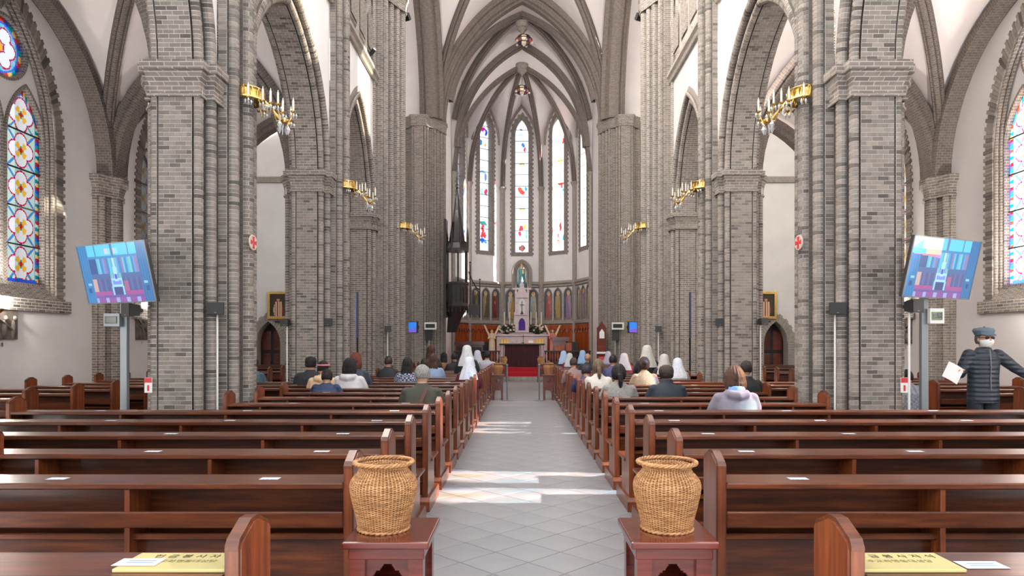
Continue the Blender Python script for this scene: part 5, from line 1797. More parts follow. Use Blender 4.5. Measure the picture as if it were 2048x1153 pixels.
M_DK = simple('shadowed_niche', lin((150, 140, 146)), 0.8)
m = MB(); pt = parch(.16, .24)
m.prism([(-.16, 2.55)] + [(pt(0, t / 6)[0], 3.05 + pt(0, t / 6)[1]) for t in range(13)] + [(.16, 2.55)], lambda u, v, d: (u, d, v), -.135, -.12); m.build('niche_panel', M_WHITE, tw)
boxobj('tower_shelf', M_MARBLE, tw, -.33, .33, -.2, .3, 2.44, 2.5, .008)
m = MB(); m.prism([(-.16, 1.72), (.16, 1.72), (.16, 2.1), (.1, 2.25), (0, 2.32), (-.1, 2.25), (-.16, 2.1)], lambda u, v, d: (u, d, v), -.15, -.122)
M_PURP = simple('purple_veil', lin((78, 44, 140)), 0.8, nscale=14, namt=0.35); m.build('purple_veil', M_PURP, tw)
m = MB(); m.tube([(0, -.2, 2.5), (0, -.2, 3.12)], .016, 6); m.tube([(-.11, -.2, 2.95), (.11, -.2, 2.95)], .016, 6); m.lathe([(.07, 2.5), (.05, 2.56), (.02, 2.66)], 10, (0, -.2, 0)); m.build('crucifix', M_IRON, tw)
# finial spire
m = MB(); m.lathe([(.12, 3.9), (.05, 4.05), (.07, 4.1), (.015, 4.3), (.001, 4.34)], 8, (0, -.08, 0)); m.build('finial', M_MARBLE, tw)
for i, x in enumerate((-.86, -.60, -.37, .44, .70, .95)):
    c = empty('altar_candlestick', (x, 33.4, ZS + 1.62)); tag(c, 'tall white candle on the high altar, %s from the left' % ('first', 'second', 'third', 'fourth', 'fifth', 'sixth')[i], 'candle', 'tall candles of the high altar')
    m = MB(); m.lathe([(.001, 0), (.07, 0), (.06, .03), (.018, .06), (.02, .3), (.045, .34), (.05, .37), (.001, .37)], 10); m.build('stick', M_IRON, c, smooth=True)
    m = MB(); m.lathe([(.001, .37), (.028, .37), (.026, .98), (.006, 1.0), (.001, 1.03)], 8); m.build('candle', M_CANDLE, c, smooth=True)

# flower arrangements
M_LEAF = simple('foliage_green', lin((44, 66, 38)), 0.6, nscale=20, namt=0.4)
M_PET = simple('cream_petal', lin((232, 216, 200)), 0.6, nscale=20, namt=0.15)
def leaf_blob(m, c, rx, ry, rz, n, size, rr):
    for _ in range(n):
        d = Vector((rr.gauss(0, 1), rr.gauss(0, 1), rr.gauss(0, 1))).normalized() * rr.uniform(.5, 1)
        p = Vector((c[0] + d.x * rx, c[1] + d.y * ry, c[2] + d.z * rz))
        a = Vector((rr.gauss(0, 1), rr.gauss(0, 1), rr.gauss(0, 1))).normalized() * size
        b = a.cross(Vector((rr.gauss(0, 1), rr.gauss(0, 1), rr.gauss(0, 1)))).normalized() * size * .4
        m.face([p - a, p + b, p + a, p - b])
for sx in (-1, 1):
    f = empty('flower_arrangement', (sx * .74, 33.15, ZS + 1.52)); tag(f, 'arrangement of cream flowers and greenery on the high altar, %s of the tabernacle' % side_name[sx], 'flowers', 'altar flowers')
    rr = random.Random(3 + sx)
    m = MB(); m.lathe([(.001, 0), (.1, 0), (.13, .1), (.11, .12), (.001, .1)], 12); m.build('bowl', M_WOODB, f, smooth=True)
    m = MB(); leaf_blob(m, (0, 0, .24), .46, .2, .2, 420, .06, rr); m.build('greenery', M_LEAF, f)['kind'] = 'stuff'
    for k in range(16):
        a = rr.uniform(0, 2 * pi); q = rr.uniform(.1, .9)
        m = MB()
        c = (q * .42 * cos(a), -.12 + q * .1 * sin(a), .22 + rr.uniform(-.1, .28))
        for j in range(6):
            t = j * pi / 3
            m.face([c, (c[0] + .045 * cos(t - .4), c[1] - .02, c[2] + .045 * sin(t - .4)), (c[0] + .06 * cos(t), c[1] - .03, c[2] + .06 * sin(t)), (c[0] + .045 * cos(t + .4), c[1] - .02, c[2] + .045 * sin(t + .4))])
        m.build('flower', M_PET, f)

# statue helper: robed standing figure as one lathe-like loft
def robed(m, h, w_, lean=0.0, n=14):
    prof = [(0, .92), (.15, .90), (.4, .84), (.55, .72), (.66, .78), (.76, .86), (.82, .80), (.855, .36), (.87, .26), (.885, .30), (.92, .40), (.96, .38), (.99, .22), (1.0, .05)]
    rings = []
    for t, k in prof:
        fold = .025 if t < .6 else 0
        rings.append([(w_ * k * .5 * cos(a) * (1 + fold * cos(7 * a)) + lean * sin(t * 3) * w_, w_ * k * .36 * sin(a) * (1 + fold * cos(7 * a)), t * h) for a in [2 * pi * i / (n * 2) for i in range(n * 2)]])
    m.loft(rings)
M_TEAL = simple('teal_robe', lin((74, 146, 150)), 0.5, nscale=5, namt=0.25)
M_CREAM = simple('cream_robe', lin((226, 206, 176)), 0.5, nscale=5, namt=0.15)
M_ROSE = simple('rose_robe', lin((206, 130, 120)), 0.5, nscale=5, namt=0.2)
NI = empty('statue_niche', (0, 35.06, 4.40)); tag(NI, 'pointed grey stone niche on the apse wall around the statue', 'niche')
pt = parch(.30, .42)
for off, d in ((0, .02), (.10, -.06), (.17, -.10)):
    m = MB(); m.tube([(-.30 - off, d - .05, 0)] + [(pt(off, t / 8)[0], d - .05, .82 + pt(off, t / 8)[1]) for t in range(17)] + [(.30 + off, d - .05, 0)], .055, 8); m.build('niche_moulding', M_STONE, NI, smooth=True)
m = MB(); m.prism([(-.3, 0), (.3, 0), (.3, .82)] + [(pt(0, 2 - t / 8)[0], .82 + pt(0, 2 - t / 8)[1]) for t in range(17)] + [(-.3, .82)], lambda u, v, d: (u, d, v), .02, .06); m.build('niche_back', M_WHITE, NI)
boxobj('niche_sill', M_MARBLE, NI, -.48, .48, -.25, .05, -.10, 0, .01)
st = empty('madonna_statue', (0, 34.95, 4.40)); tag(st, 'painted statue of a robed woman holding a child in the niche above the altar', 'statue')
m = MB(); robed(m, 1.16, .40); m.build('robe', M_TEAL, st, smooth=True)
m = MB(); m.ball((0, -.03, 1.06), .068, .075, .09); m.build('head', M_SKIN, st, smooth=True)
m = MB(); m.lathe([(.085, .98), (.095, 1.06), (.06, 1.15), (.01, 1.17)], 14); m.build('mantle_hood', M_CREAM, st, smooth=True)
m = MB(); m.lathe([(.05, 1.15), (.07, 1.24), (.04, 1.23), (.01, 1.28)], 10); m.build('crown', M_GOLD, st)
ch = MB(); ch.loft([[(.07 + .07 * cos(a) * k, -.12 + .05 * sin(a) * k, .72 + t) for a in [2 * pi * i / 10 for i in range(10)]] for t, k in ((0, .5), (.06, 1), (.16, .9), (.22, .5))]); c_ = ch.build('child', M_CREAM, st, smooth=True)
m = MB(); m.ball((.08, -.13, .98), .045, .045, .055); m.build('child_head', M_SKIN, c_, smooth=True)

# angels with raised wings on plinths
def angel(x, y, robe, label):
    a = empty('angel_statue', (x, y, ZS)); tag(a, label, 'statue', 'angel statues by the high altar')
    boxobj('pedestal', M_WOODO, a, -.16, .16, -.16, .16, 0, .72, .01)
    m = MB(); robed(m, .98, .34); m.xform(Matrix.Translation((0, 0, .72))); m.build('robe', robe, a, smooth=True)
    m = MB(); m.ball((0, -.02, 1.63), .06, .065, .078); m.build('head', M_SKIN, a, smooth=True)
    m = MB(); m.ball((0, .01, 1.655), .066, .066, .07); m.build('hair', M_GOLD, a, smooth=True)
    for sx in (-1, 1):
        m = MB(); m.prism([(.03, 1.28), (.16, 1.42), (.30, 1.72), (.40, 1.98), (.30, 1.92), (.24, 1.80), (.20, 1.70), (.10, 1.52), (.03, 1.46)], lambda u, v, d: (sx * u, d + .06 + u * .15, v), 0, .03); m.build('wing', M_CREAM, a)
        m = MB(); m.tube([(sx * .12, -.04, 1.45), (sx * .16, -.12, 1.3), (sx * .04, -.18, 1.36)], [.04, .035, .025], 8); m.build('arm', robe, a, smooth=True)
angel(-1.42, 32.2, M_CREAM, 'winged angel statue on a plinth to the left of the high altar')
angel(1.45, 32.2, M_ROSE, 'rose coloured winged angel statue to the right of the high altar')

# ambo and lecterns, chairs
r = empty('ambo', (1.75, 30.9, ZS)); tag(r, 'red and orange wooden ambo to the right of the altar', 'lectern')
boxobj('front', M_WOODR, r, -.35, .22, -.2, .2, 0, 1.18, .01)
boxobj('side_board', M_WOODO, r, .22, .5, -.16, .2, 0, 1.1, .01)
m = MB(); m.prism([(-.25, 1.18), (.25, 1.18), (.25, 1.22), (-.25, 1.36)], lambda u, v, d: (d, u, v), -.38, .38); m.build('book_rest', M_WOODR, r)
boxobj('panel', M_WOODO, r, -.28, .15, -.215, -.2, .2, 1.0, .005)
r = empty('reading_desk', (-2.35, 30.6, ZS)); tag(r, 'dark wooden reading desk under the pulpit', 'lectern')
boxobj('desk_front', M_WOODR, r, -.6, .6, -.12, .12, .0, 1.0, .01)
m = MB(); m.prism([(-.25, 1.0), (.25, 1.0), (.25, 1.04), (-.25, 1.16)], lambda u, v, d: (d, u, v), -.66, .66); m.build('desk_top', M_WOODR, r)
for k in range(4): boxobj('desk_panel', M_WOODB, r, -.54 + .28 * k, -.30 + .28 * k, -.135, -.12, .1, .9, .004)
def choir_chair(x, y, rz, label):
    c = empty('choir_chair', (x, y, ZS), rz); tag(c, label, 'chair', 'dark chairs in the sanctuary')
    boxobj('seat', M_WOODB, c, -.25, .25, -.24, .24, .42, .48, .01)
    boxobj('backrest', M_WOODB, c, -.25, .25, .20, .25, .48, 1.15, .01)
    for a in (-1, 1):
        boxobj('armrest', M_WOODB, c, *sorted((a * .22, a * .28)), -.24, .22, .66, .7)
        for b in (-1, 1): boxobj('leg', M_WOODB, c, *sorted((a * .20, a * .25)), *sorted((b * .19, b * .24)), 0, .42)
for i, x in enumerate((-2.3, -1.75, 1.95, 2.45)):
    choir_chair(x, 33.2 if abs(x) < 2.2 else 32.5, 0, ('far left dark choir chair', 'dark choir chair beside the cream angel', 'dark choir chair beside the rose angel', 'far right dark choir chair')[i] + ' in the sanctuary')

# red cabinet by the right chancel pillar
r = empty('notice_cabinet', (3.28, 28.05, 0)); tag(r, 'narrow red wooden cabinet with a white house-shaped plaque at the right chancel pillar', 'cabinet')
boxobj('body', M_WOODR, r, -.2, .16, -.12, .12, 0, 2.15, .01)
m = MB(); m.prism([(-.22, 2.15), (.18, 2.15), (-.02, 2.45)], lambda u, v, d: (u, d, v), -.13, .13); m.build('gable_top', M_WOODR, r)
m = MB(); m.prism([(-.12, 1.75), (.08, 1.75), (.08, 2.0), (-.02, 2.14), (-.12, 2.0)], lambda u, v, d: (u, d, v), -.14, -.12); m.build('house_plaque', M_WHITE, r)
boxobj('ledge', M_WHITE, r, -.24, .2, -.2, .12, 1.12, 1.2, .005)
boxobj('red_panel', M_RED, r, -.15, .11, -.13, -.12, .2, 1.0, .004)

# pulpit on the left chancel pillar
r = empty('pulpit', (-2.66, 27.9, 0)); tag(r, 'carved black oak pulpit with a spired canopy on the left chancel pillar', 'pulpit')
def octa(rad, z, n=8, c=(0, 0)): return [(c[0] + rad * cos(2 * pi * (k + .5) / n), c[1] + rad * sin(2 * pi * (k + .5) / n), z) for k in range(n)]
m = MB(); m.loft([octa(.46, 2.98), octa(.48, 3.06)]); m.build('floor_moulding', M_WOODB, r)
for k in range(8):
    a0, a1 = 2 * pi * (k + .5) / 8, 2 * pi * (k + 1.5) / 8
    p0, p1 = Vector((.45 * cos(a0), .45 * sin(a0), 0)), Vector((.45 * cos(a1), .45 * sin(a1), 0))
    m = MB(); m.prism([(.02, 3.06), (.98, 3.06), (.98, 3.95), (.02, 3.95)], lambda u, v, d: (p0.lerp(p1, u).x * (1 + d), p0.lerp(p1, u).y * (1 + d), v), -.06, 0)
    pn = m.build('parapet_panel', M_WOODB, r)
    for q in (.28, .72):
        pt = parch(.16, .2)
        m = MB(); m.tube([tuple(p0.lerp(p1, q - .16) * 1.02 + Vector((0, 0, 3.2)))] + [tuple(p0.lerp(p1, q + pt(0, t / 4)[0]) * 1.02 + Vector((0, 0, 3.65 + pt(0, t / 4)[1]))) for t in range(9)] + [tuple(p0.lerp(p1, q + .16) * 1.02 + Vector((0, 0, 3.2)))], .016, 5); m.build('tracery', M_WOODB, pn)
m = MB(); m.loft([octa(.5, 3.95), octa(.5, 4.03)]); m.build('hand_rail', M_WOODB, r)
for k in range(16):
    a = 2 * pi * k / 16
    m = MB(); m.lathe([(.001, 2.78), (.03, 2.84), (.02, 2.9), (.03, 2.98)], 6, (.44 * cos(a), .44 * sin(a), 0)); m.build('pendant_drop', M_WOODB, r)
for a in (.3, pi - .3, pi + .5, -.5, pi / 2):
    m = MB(); m.tube([(.40 * cos(a), .40 * sin(a), 4.0), (.40 * cos(a), .40 * sin(a), 5.35)], .035, 6); m.build('canopy_post', M_WOODB, r)
m = MB(); m.loft([octa(.50, 5.3), octa(.50, 5.4), octa(.44, 5.62), octa(.40, 5.7)]); can = m.build('canopy', M_WOODB, r)
m = MB(); m.loft([octa(.34, 5.7), octa(.27, 6.2), octa(.14, 7.0), octa(.03, 7.85)]); m.build('spire', M_WOODB, can)
m = MB(); m.ball((0, 0, 7.9), .05); m.tube([(0, 0, 7.9), (0, 0, 8.12)], .014, 6); m.tube([(-.07, 0, 8.03), (.07, 0, 8.03)], .014, 6); m.build('spire_cross', M_WOODB, can)
for k in range(8):
    a = 2 * pi * (k + .5) / 8
    m = MB(); m.lathe([(.04, 5.4), (.04, 5.8), (.05, 5.85), (.005, 6.25)], 6, (.46 * cos(a), .46 * sin(a), 0)); m.build('pinnacle', M_WOODB, can)
m = MB(); m.loft([octa(.2, 2.0, c=(-.25, .2)), octa(.3, 2.6, c=(-.1, .08)), octa(.44, 2.98)]); m.build('corbel', M_WOODB, r)
boxobj('wall_panel', M_WOODB, r, -.52, -.42, -.25, .35, 2.6, 6.6, .01)
# stair parapet toward the chancel
for k in range(7):
    x = .52 + .055 * k
    m = MB(); m.tube([(x, .15, 2.75), (x, .15, 3.85 - .05 * k)], .014, 6); m.build('stair_baluster', M_WOODB, r)
m = MB(); m.tube([(.46, .15, 4.5), (.62, .15, 4.1), (.80, .15, 3.8), (.92, .15, 3.78)], .025, 6); m.build('stair_rail', M_WOODB, r)
boxobj('stair_board', M_WOODB, r, .46, .92, .1, .2, 2.72, 3.15, .01)
for x, zt in ((.52, 4.95), (.92, 4.25)):
    m = MB(); m.tube([(x, .15, 2.6), (x, .15, zt - .15)], .025, 6); m.ball((x, .15, zt - .08), .04); m.build('newel', M_WOODB, r)

# pendant lamps of coloured glass
M_LGLASS = attr_mat('lamp_panes', rough=.2, emit=.25)
for (x, y, z, rad, dz, lab) in ((.08, 30.7, 15.22, .36, .35, 'hanging lamp of coloured glass panes in the chancel, nearer one'), (0, 32.0, 13.45, .32, .5, 'hanging lamp of coloured glass panes in the apse, farther one')):
    r = empty('pendant_lamp', (x, y, z)); tag(r, lab, 'lamp', 'coloured glass lamps')
    m = MB(); m.tube([(0, 0, .22), (0, 0, dz + .35)], .015, 6); m.build('chain', M_IRON, r)
    for k in range(10):
        a0, a1 = 2 * pi * k / 10, 2 * pi * (k + 1) / 10
        col = [(226, 120, 70), (120, 90, 80), (240, 220, 190), (70, 60, 90), (200, 70, 60)][k % 5]
        me = print_mesh('glass_pane', a0 + .03, a1 - .03, -1, 1, 2, 3, lambda u, v: col, lambda u, v: ((rad * (1 - .28 * v * v)) * cos(u), (rad * (1 - .28 * v * v)) * sin(u), v * .13), M_LGLASS)
        link('glass_pane', me, r)
    for zz, rr_ in ((.135, .74), (-.135, .74), (0, 1.03)):
        m = MB(); m.tube([(rad * rr_ * cos(t), rad * rr_ * sin(t), zz) for t in [2 * pi * i / 20 for i in range(21)]], .018, 6); m.build('ring', M_IRON, r, smooth=True)
    for k in range(5):
        a = 2 * pi * k / 5
        m = MB(); m.lathe([(.001, -.09), (.05, -.06), (.055, -.02), (.02, 0), (.001, 0)], 10, (rad * 1.05 * cos(a), rad * 1.05 * sin(a), -.10)); m.build('bulb_cup', M_WHITEM, r, smooth=True)
    m = MB(); m.ball((0, 0, -.22), .07); m.build('lower_globe', M_WHITEM, r, smooth=True)
# ================================================================== PEOPLE
def fuse(mb, name, voxel, smooth_it=4, decim=None):
    """join overlapping volumes into one continuous surface"""
    me = bpy.data.meshes.new('tmp'); me.from_pydata(mb.v, [], mb.f)
    bm_ = bmesh.new(); bm_.from_mesh(me); bmesh.ops.recalc_face_normals(bm_, faces=bm_.faces[:]); bm_.to_mesh(me); bm_.free()
    o = bpy.data.objects.new('tmp', me); COL.objects.link(o)
    r = o.modifiers.new('r', 'REMESH'); r.mode = 'VOXEL'; r.voxel_size = voxel
    s = o.modifiers.new('s', 'SMOOTH'); s.iterations = smooth_it; s.factor = .5
    dg = bpy.context.evaluated_depsgraph_get()
    out = bpy.data.meshes.new_from_object(o.evaluated_get(dg)); out.name = name
    bpy.data.objects.remove(o); bpy.data.meshes.remove(me)
    out.shade_smooth()
    return out

def ell(c, rx, ry, n=20, tilt=0.0):
    return [(c[0] + rx * cos(2 * pi * k / n), c[1] + ry * sin(2 * pi * k / n), c[2] + tilt * sin(2 * pi * k / n)) for k in range(n)]

def hand(m, w, d, nrm, s=1.0, curl=.5, thumb_side=1):
    """palm and five fingers from wrist w along d; nrm = back-of-hand normal"""
    w, d, nrm = Vector(w), Vector(d).normalized(), Vector(nrm).normalized()
    sd = d.cross(nrm).normalized()
    m.tube([w, w + d * .04 * s, w + d * .09 * s], [.024 * s, .030 * s, .028 * s], 8)
    m.tube([w + d * .04 * s + sd * .022 * s, w + d * .09 * s + sd * .026 * s], [.017 * s, .016 * s], 8)
    m.tube([w + d * .04 * s - sd * .022 * s, w + d * .09 * s - sd * .026 * s], [.017 * s, .016 * s], 8)
    for k, (o, L) in enumerate(((-.030, .062), (-.010, .078), (.011, .084), (.031, .074))):
        b = w + d * .088 * s + sd * o * s
        c1 = b + (d * cos(curl * .5) - nrm * sin(curl * .5)) * L * .45 * s
        c2 = c1 + (d * cos(curl * 1.4) - nrm * sin(curl * 1.4)) * L * .32 * s
        c3 = c2 + (d * cos(curl * 2.2) - nrm * sin(curl * 2.2)) * L * .26 * s
        m.tube([b, c1, c2, c3], [.0098 * s, .0092 * s, .0085 * s, .007 * s], 8)
    t0 = w + d * .03 * s + sd * .025 * s * thumb_side
    t1 = t0 + (d * .6 + sd * .7 * thumb_side - nrm * .3).normalized() * .042 * s
    t2 = t1 + (d * .9 + sd * .15 * thumb_side - nrm * .4).normalized() * .034 * s
    m.tube([t0, t1, t2], [.013 * s, .011 * s, .009 * s], 8)

POSES = {'bow': (.10, -.02, .05), 'deep': (.20, -.12, .14), 'up': (.03, .0, .0), 'turn': (.06, .0, .02)}
BODY = {}
def head_c(pose):
    f, dz, tl = POSES[pose]
    return Vector((0, f + .0, 1.185 + dz))
def seated_body(pose):
    if pose in BODY: return BODY[pose]
    f, dz, tl = POSES[pose]
    m = MB()
    hc = head_c(pose)
    m.loft([ell((0, 0, .44), .15, .12), ell((0, 0, .52), .165, .13), ell((0, -.01 + tl * .3, .66), .14, .105), ell((0, tl * .6, .82), .155, .105), ell((0, tl, .96 + dz * .5), .16, .095), ell((0, tl + .01, 1.01 + dz * .6), .10, .07), ell((0, (tl + f) / 2, 1.05 + dz * .8), .055, .055)])
    m.tube([(0, tl * .8 + .01, 1.0 + dz * .6), (0, (tl + f) / 2 + .02, 1.08 + dz), hc], [.06, .055, .06], 12)
    m.ball(hc, .076, .095, .115, 18, 14)
    m.ball(hc + Vector((0, .04, -.055)), .055, .055, .06, 14, 10)          # jaw
    m.ball(hc + Vector((0, .10, -.01)), .014, .022, .022, 8, 6)            # nose
    for sx in (-1, 1):
        m.ball(hc + Vector((sx * .077, .0, -.005)), .012, .02, .03, 8, 6)  # ears
        sh = Vector((sx * .165, tl, .965 + dz * .5)); el = Vector((sx * .22, .10 + tl, .74)); wr = Vector((sx * .09, .33 + tl, .66))
        m.tube([sh, (sh + el) / 2, el], [.055, .048, .040], 10); m.tube([el, (el + wr) / 2, wr], [.040, .036, .026], 10)
        hand(m, wr, (-sx * .35, .9, -.1), (0, .1, 1), 1.0, .5, -sx)
        hp = Vector((sx * .085, .02, .52)); kn = Vector((sx * .11, .43, .50)); an = Vector((sx * .11, .45, .11)); to = Vector((sx * .12, .60, .045))
        m.tube([hp, (hp + kn) / 2, kn], [.085, .075, .058], 12); m.tube([kn, (kn * .6 + an * .4), an], [.056, .055, .036], 10); m.tube([an, an + Vector((0, .03, -.06)), to], [.036, .038, .030], 8)
    me = fuse(m, 'body', .011, 3)
    me.materials.append(M_SKIN)
    BODY[pose] = me
    return me
COAT = {}
def seated_coat(pose, style):
    k = (pose, style)
    if k in COAT: return COAT[k]
    f, dz, tl = POSES[pose]
    m = MB()
    b = .03 if style == 'puffy' else .0
    rings = [((0, .0, .435), .20 + b, .165), ((0, -.005, .54), .205 + b, .17), ((0, -.01 + tl * .3, .68), .195 + b, .15), ((0, tl * .6 - .01, .82), .205 + b, .145), ((0, tl * .9 - .01, .91 + dz * .4), .205 + b, .135), ((0, tl, .97 + dz * .5), .185 + b, .12), ((0, tl + .005, 1.01 + dz * .6), .135, .10), ((0, tl * .8 + .2 * f, 1.045 + dz * .7), .085, .08), ((0, tl * .7 + .35 * f, 1.075 + dz * .8), .07, .072)]
    m.loft([ell(c, rx, ry) for c, rx, ry in rings])
    for sx in (-1, 1):
        sh = Vector((sx * .165, tl - .005, .955 + dz * .5)); el = Vector((sx * .235, .08 + tl, .735)); wr = Vector((sx * .10, .31 + tl, .665))
        m.ball(sh, .07 + b * .6, .075 + b * .6, .065)
        m.tube([sh, (sh + el) / 2 + Vector((sx * .008, -.01, 0)), el], [.068 + b * .7, .066 + b * .7, .058 + b * .6], 12); m.tube([el, (el + wr) / 2, wr], [.058 + b * .6, .052 + b * .5, .042 + b * .4], 12); m.ball(el, .06 + b * .6)
        # trousers
        hp = Vector((sx * .09, .02, .52)); kn = Vector((sx * .115, .43, .505)); an = Vector((sx * .11, .45, .14))
        m.tube([hp, (hp + kn) / 2, kn], [.10, .09, .075], 12); m.tube([kn, an], [.072, .055], 12)
    if style == 'hood':
        m.tube([(-.10, tl - .02, 1.02 + dz * .6), (-.07, tl - .10, 1.00 + dz * .6), (0, tl - .125, .99 + dz * .6), (.07, tl - .10, 1.00 + dz * .6), (.10, tl - .02, 1.02 + dz * .6)], [.04, .055, .06, .055, .04], 10)
    if style == 'collar':
        m.loft([ell((0, tl * .7 + .3 * f, 1.03 + dz * .7), .085, .085), ell((0, tl * .7 + .4 * f, 1.10 + dz * .8), .078, .08)])
    me = fuse(m, 'coat', .014, 3)
    me.materials.append(M_SKIN)
    COAT[k] = me
    return me

HAIR = {}
def hair_mesh(style):
    if style in HAIR: return HAIR[style]
    m = MB()
    if style in ('short', 'grey', 'long', 'bob', 'pony', 'bun'):
        t = 1.0 if style in ('short', 'grey') else 1.12
        rings = []
        for j in range(15):
            a = pi * j / 14; a = min(max(a, .03), pi - .03)
            z = -cos(a); lo = -.55 if style in ('short', 'grey') else -.75
            row = []
            for k in range(24):
                th = 2 * pi * k / 24
                x, y = sin(a) * cos(th), sin(a) * sin(th)
                zz = max(z, lo)
                if y > .35: zz = max(zz, .35)
                row.append((x * .089 * t, y * .104 * t - .012, zz * .122 * t + .014))
            rings.append(row)
        m.loft(rings)
        if style == 'long': m.loft([ell((0, -.05, .02), .095, .06), ell((0, -.07, -.10), .11, .055), ell((0, -.09, -.20), .115, .045), ell((0, -.10, -.30), .08, .03)])
        if style == 'bob': m.loft([ell((0, -.03, .04), .10, .085), ell((0, -.035, -.06), .112, .085), ell((0, -.035, -.13), .10, .07)])
        if style == 'pony': m.tube([(0, -.10, .0), (0, -.145, -.03), (.005, -.15, -.12), (0, -.13, -.24)], [.03, .036, .034, .012], 10); m.ball((0, -.115, 0), .035)
        if style == 'bun': m.ball((0, -.11, .03), .05)
        me = fuse(m, 'hair', .0065, 2)
        from mathutils import noise as mnoise
        rough = .010 if style in ('bob', 'bun', 'pony', 'long') else .007
        for v in me.vertices:
            a = atan2(v.co.x, -v.co.y + .02)
            d = mnoise.noise(Vector((a * 7, v.co.z * 9, len(style)))) * rough + mnoise.noise(v.co * 28) * .004
            v.co += v.normal * d
    elif style == 'cap':
        m.loft([ell((0, -.01, .0), .094, .112), ell((0, -.01, .05), .095, .112), ell((0, -.01, .10), .08, .095), ell((0, -.01, .128), .03, .035)])
        m.prism([(-.07, .07), (.07, .07), (.05, .17), (0, .185), (-.05, .17)], lambda u, v, d: (u, v, d), .02, .032)
        me = fuse(m, 'cap', .007, 2)
    elif style == 'veil':
        rings = []
        for z, rx, ry, cy in ((.150, .012, .012, -.01), (.138, .06, .07, -.01), (.10, .092, .108, -.01), (.03, .104, .124, -.012), (-.05, .118, .135, -.02), (-.14, .15, .14, -.04), (-.23, .185, .14, -.06), (-.31, .20, .13, -.075)):
            row = []
            for k in range(31):
                th = radians(148) + radians(244) * k / 30          # open toward the face
                fold = 1 + (.035 * sin(9 * th) if z < 0 else 0)
                row.append((rx * cos(th) * fold, cy + ry * sin(th) * fold, z))
            rings.append(row)
        m.grid(rings)
        me = m.mesh('veil', None, True, ang=180)
    elif style == 'band':
        m.tube([(.097 * cos(t), -.012 + .112 * sin(t), .055) for t in [2 * pi * i / 24 for i in range(25)]], .014, 6)
        me = m.mesh('hat_band', None, True)
    elif style == 'mask':
        rings = []
        for z, r_ in ((-.085, .05), (-.06, .066), (-.03, .074), (.0, .07)):
            rings.append([(r_ * 1.12 * cos(th), .035 + r_ * 1.12 * sin(th) * 1.05, z) for th in [radians(-5 + 190 * k / 14) for k in range(15)]])
        m.grid(rings); me = m.mesh('face_mask', None, True)
    me.materials.append(M_SKIN)
    HAIR[style] = me
    return me

def omat(o, mat):
    o.material_slots[0].link = 'OBJECT'
    o.material_slots[0].material = mat

CLOTH = {}
def cloth(rgb, pattern=None):
    k = (rgb, pattern)
    if k not in CLOTH:
        if pattern == 'lace':
            m, nt, bs = newmat('lace')
            v = nt.nodes.new('ShaderNodeTexVoronoi'); v.inputs['Scale'].default_value = 34
            nt.links.new(texco(nt, 'Object'), v.inputs['Vector'])
            nt.links.new(ramp(nt, v.outputs['Distance'], [(.1, tuple(c * .72 for c in lin(rgb))), (.45, lin(rgb))]), bs.inputs['Base Color']); setc(bs, rough=.8)
            CLOTH[k] = m
        elif pattern == 'plaid':
            m, nt, bs = newmat('plaid')
            ck = nt.nodes.new('ShaderNodeTexChecker'); ck.inputs['Scale'].default_value = 26
            ck.inputs[1].default_value = (*lin(rgb), 1); ck.inputs[2].default_value = (*lin((150, 156, 172)), 1)
            nt.links.new(texco(nt, 'Object'), ck.inputs['Vector']); nt.links.new(ck.outputs[0], bs.inputs['Base Color']); setc(bs, rough=.9)
            CLOTH[k] = m
        else:
            CLOTH[k] = simple('woven_cloth', lin(rgb), .85, nscale=(60 if pattern == 'knit' else 7), namt=(.3 if pattern == 'knit' else .14), bmp=.35)
    return CLOTH[k]
HC = {}
def haircol(rgb):
    if rgb not in HC:
        m, nt, bs = newmat('hair')
        nz = noise(nt, texco(nt, 'Object', (60, 60, 6)), 3, 3)
        c = lin(rgb)
        nt.links.new(ramp(nt, nz, [(.3, tuple(x * .5 for x in c)), (.7, tuple(min(1, x * 1.7) for x in c))]), bs.inputs['Base Color'])
        setc(bs, rough=.62, spec=.3); bump(nt, bs, nz, .8, .008); HC[rgb] = m
    return HC[rgb]

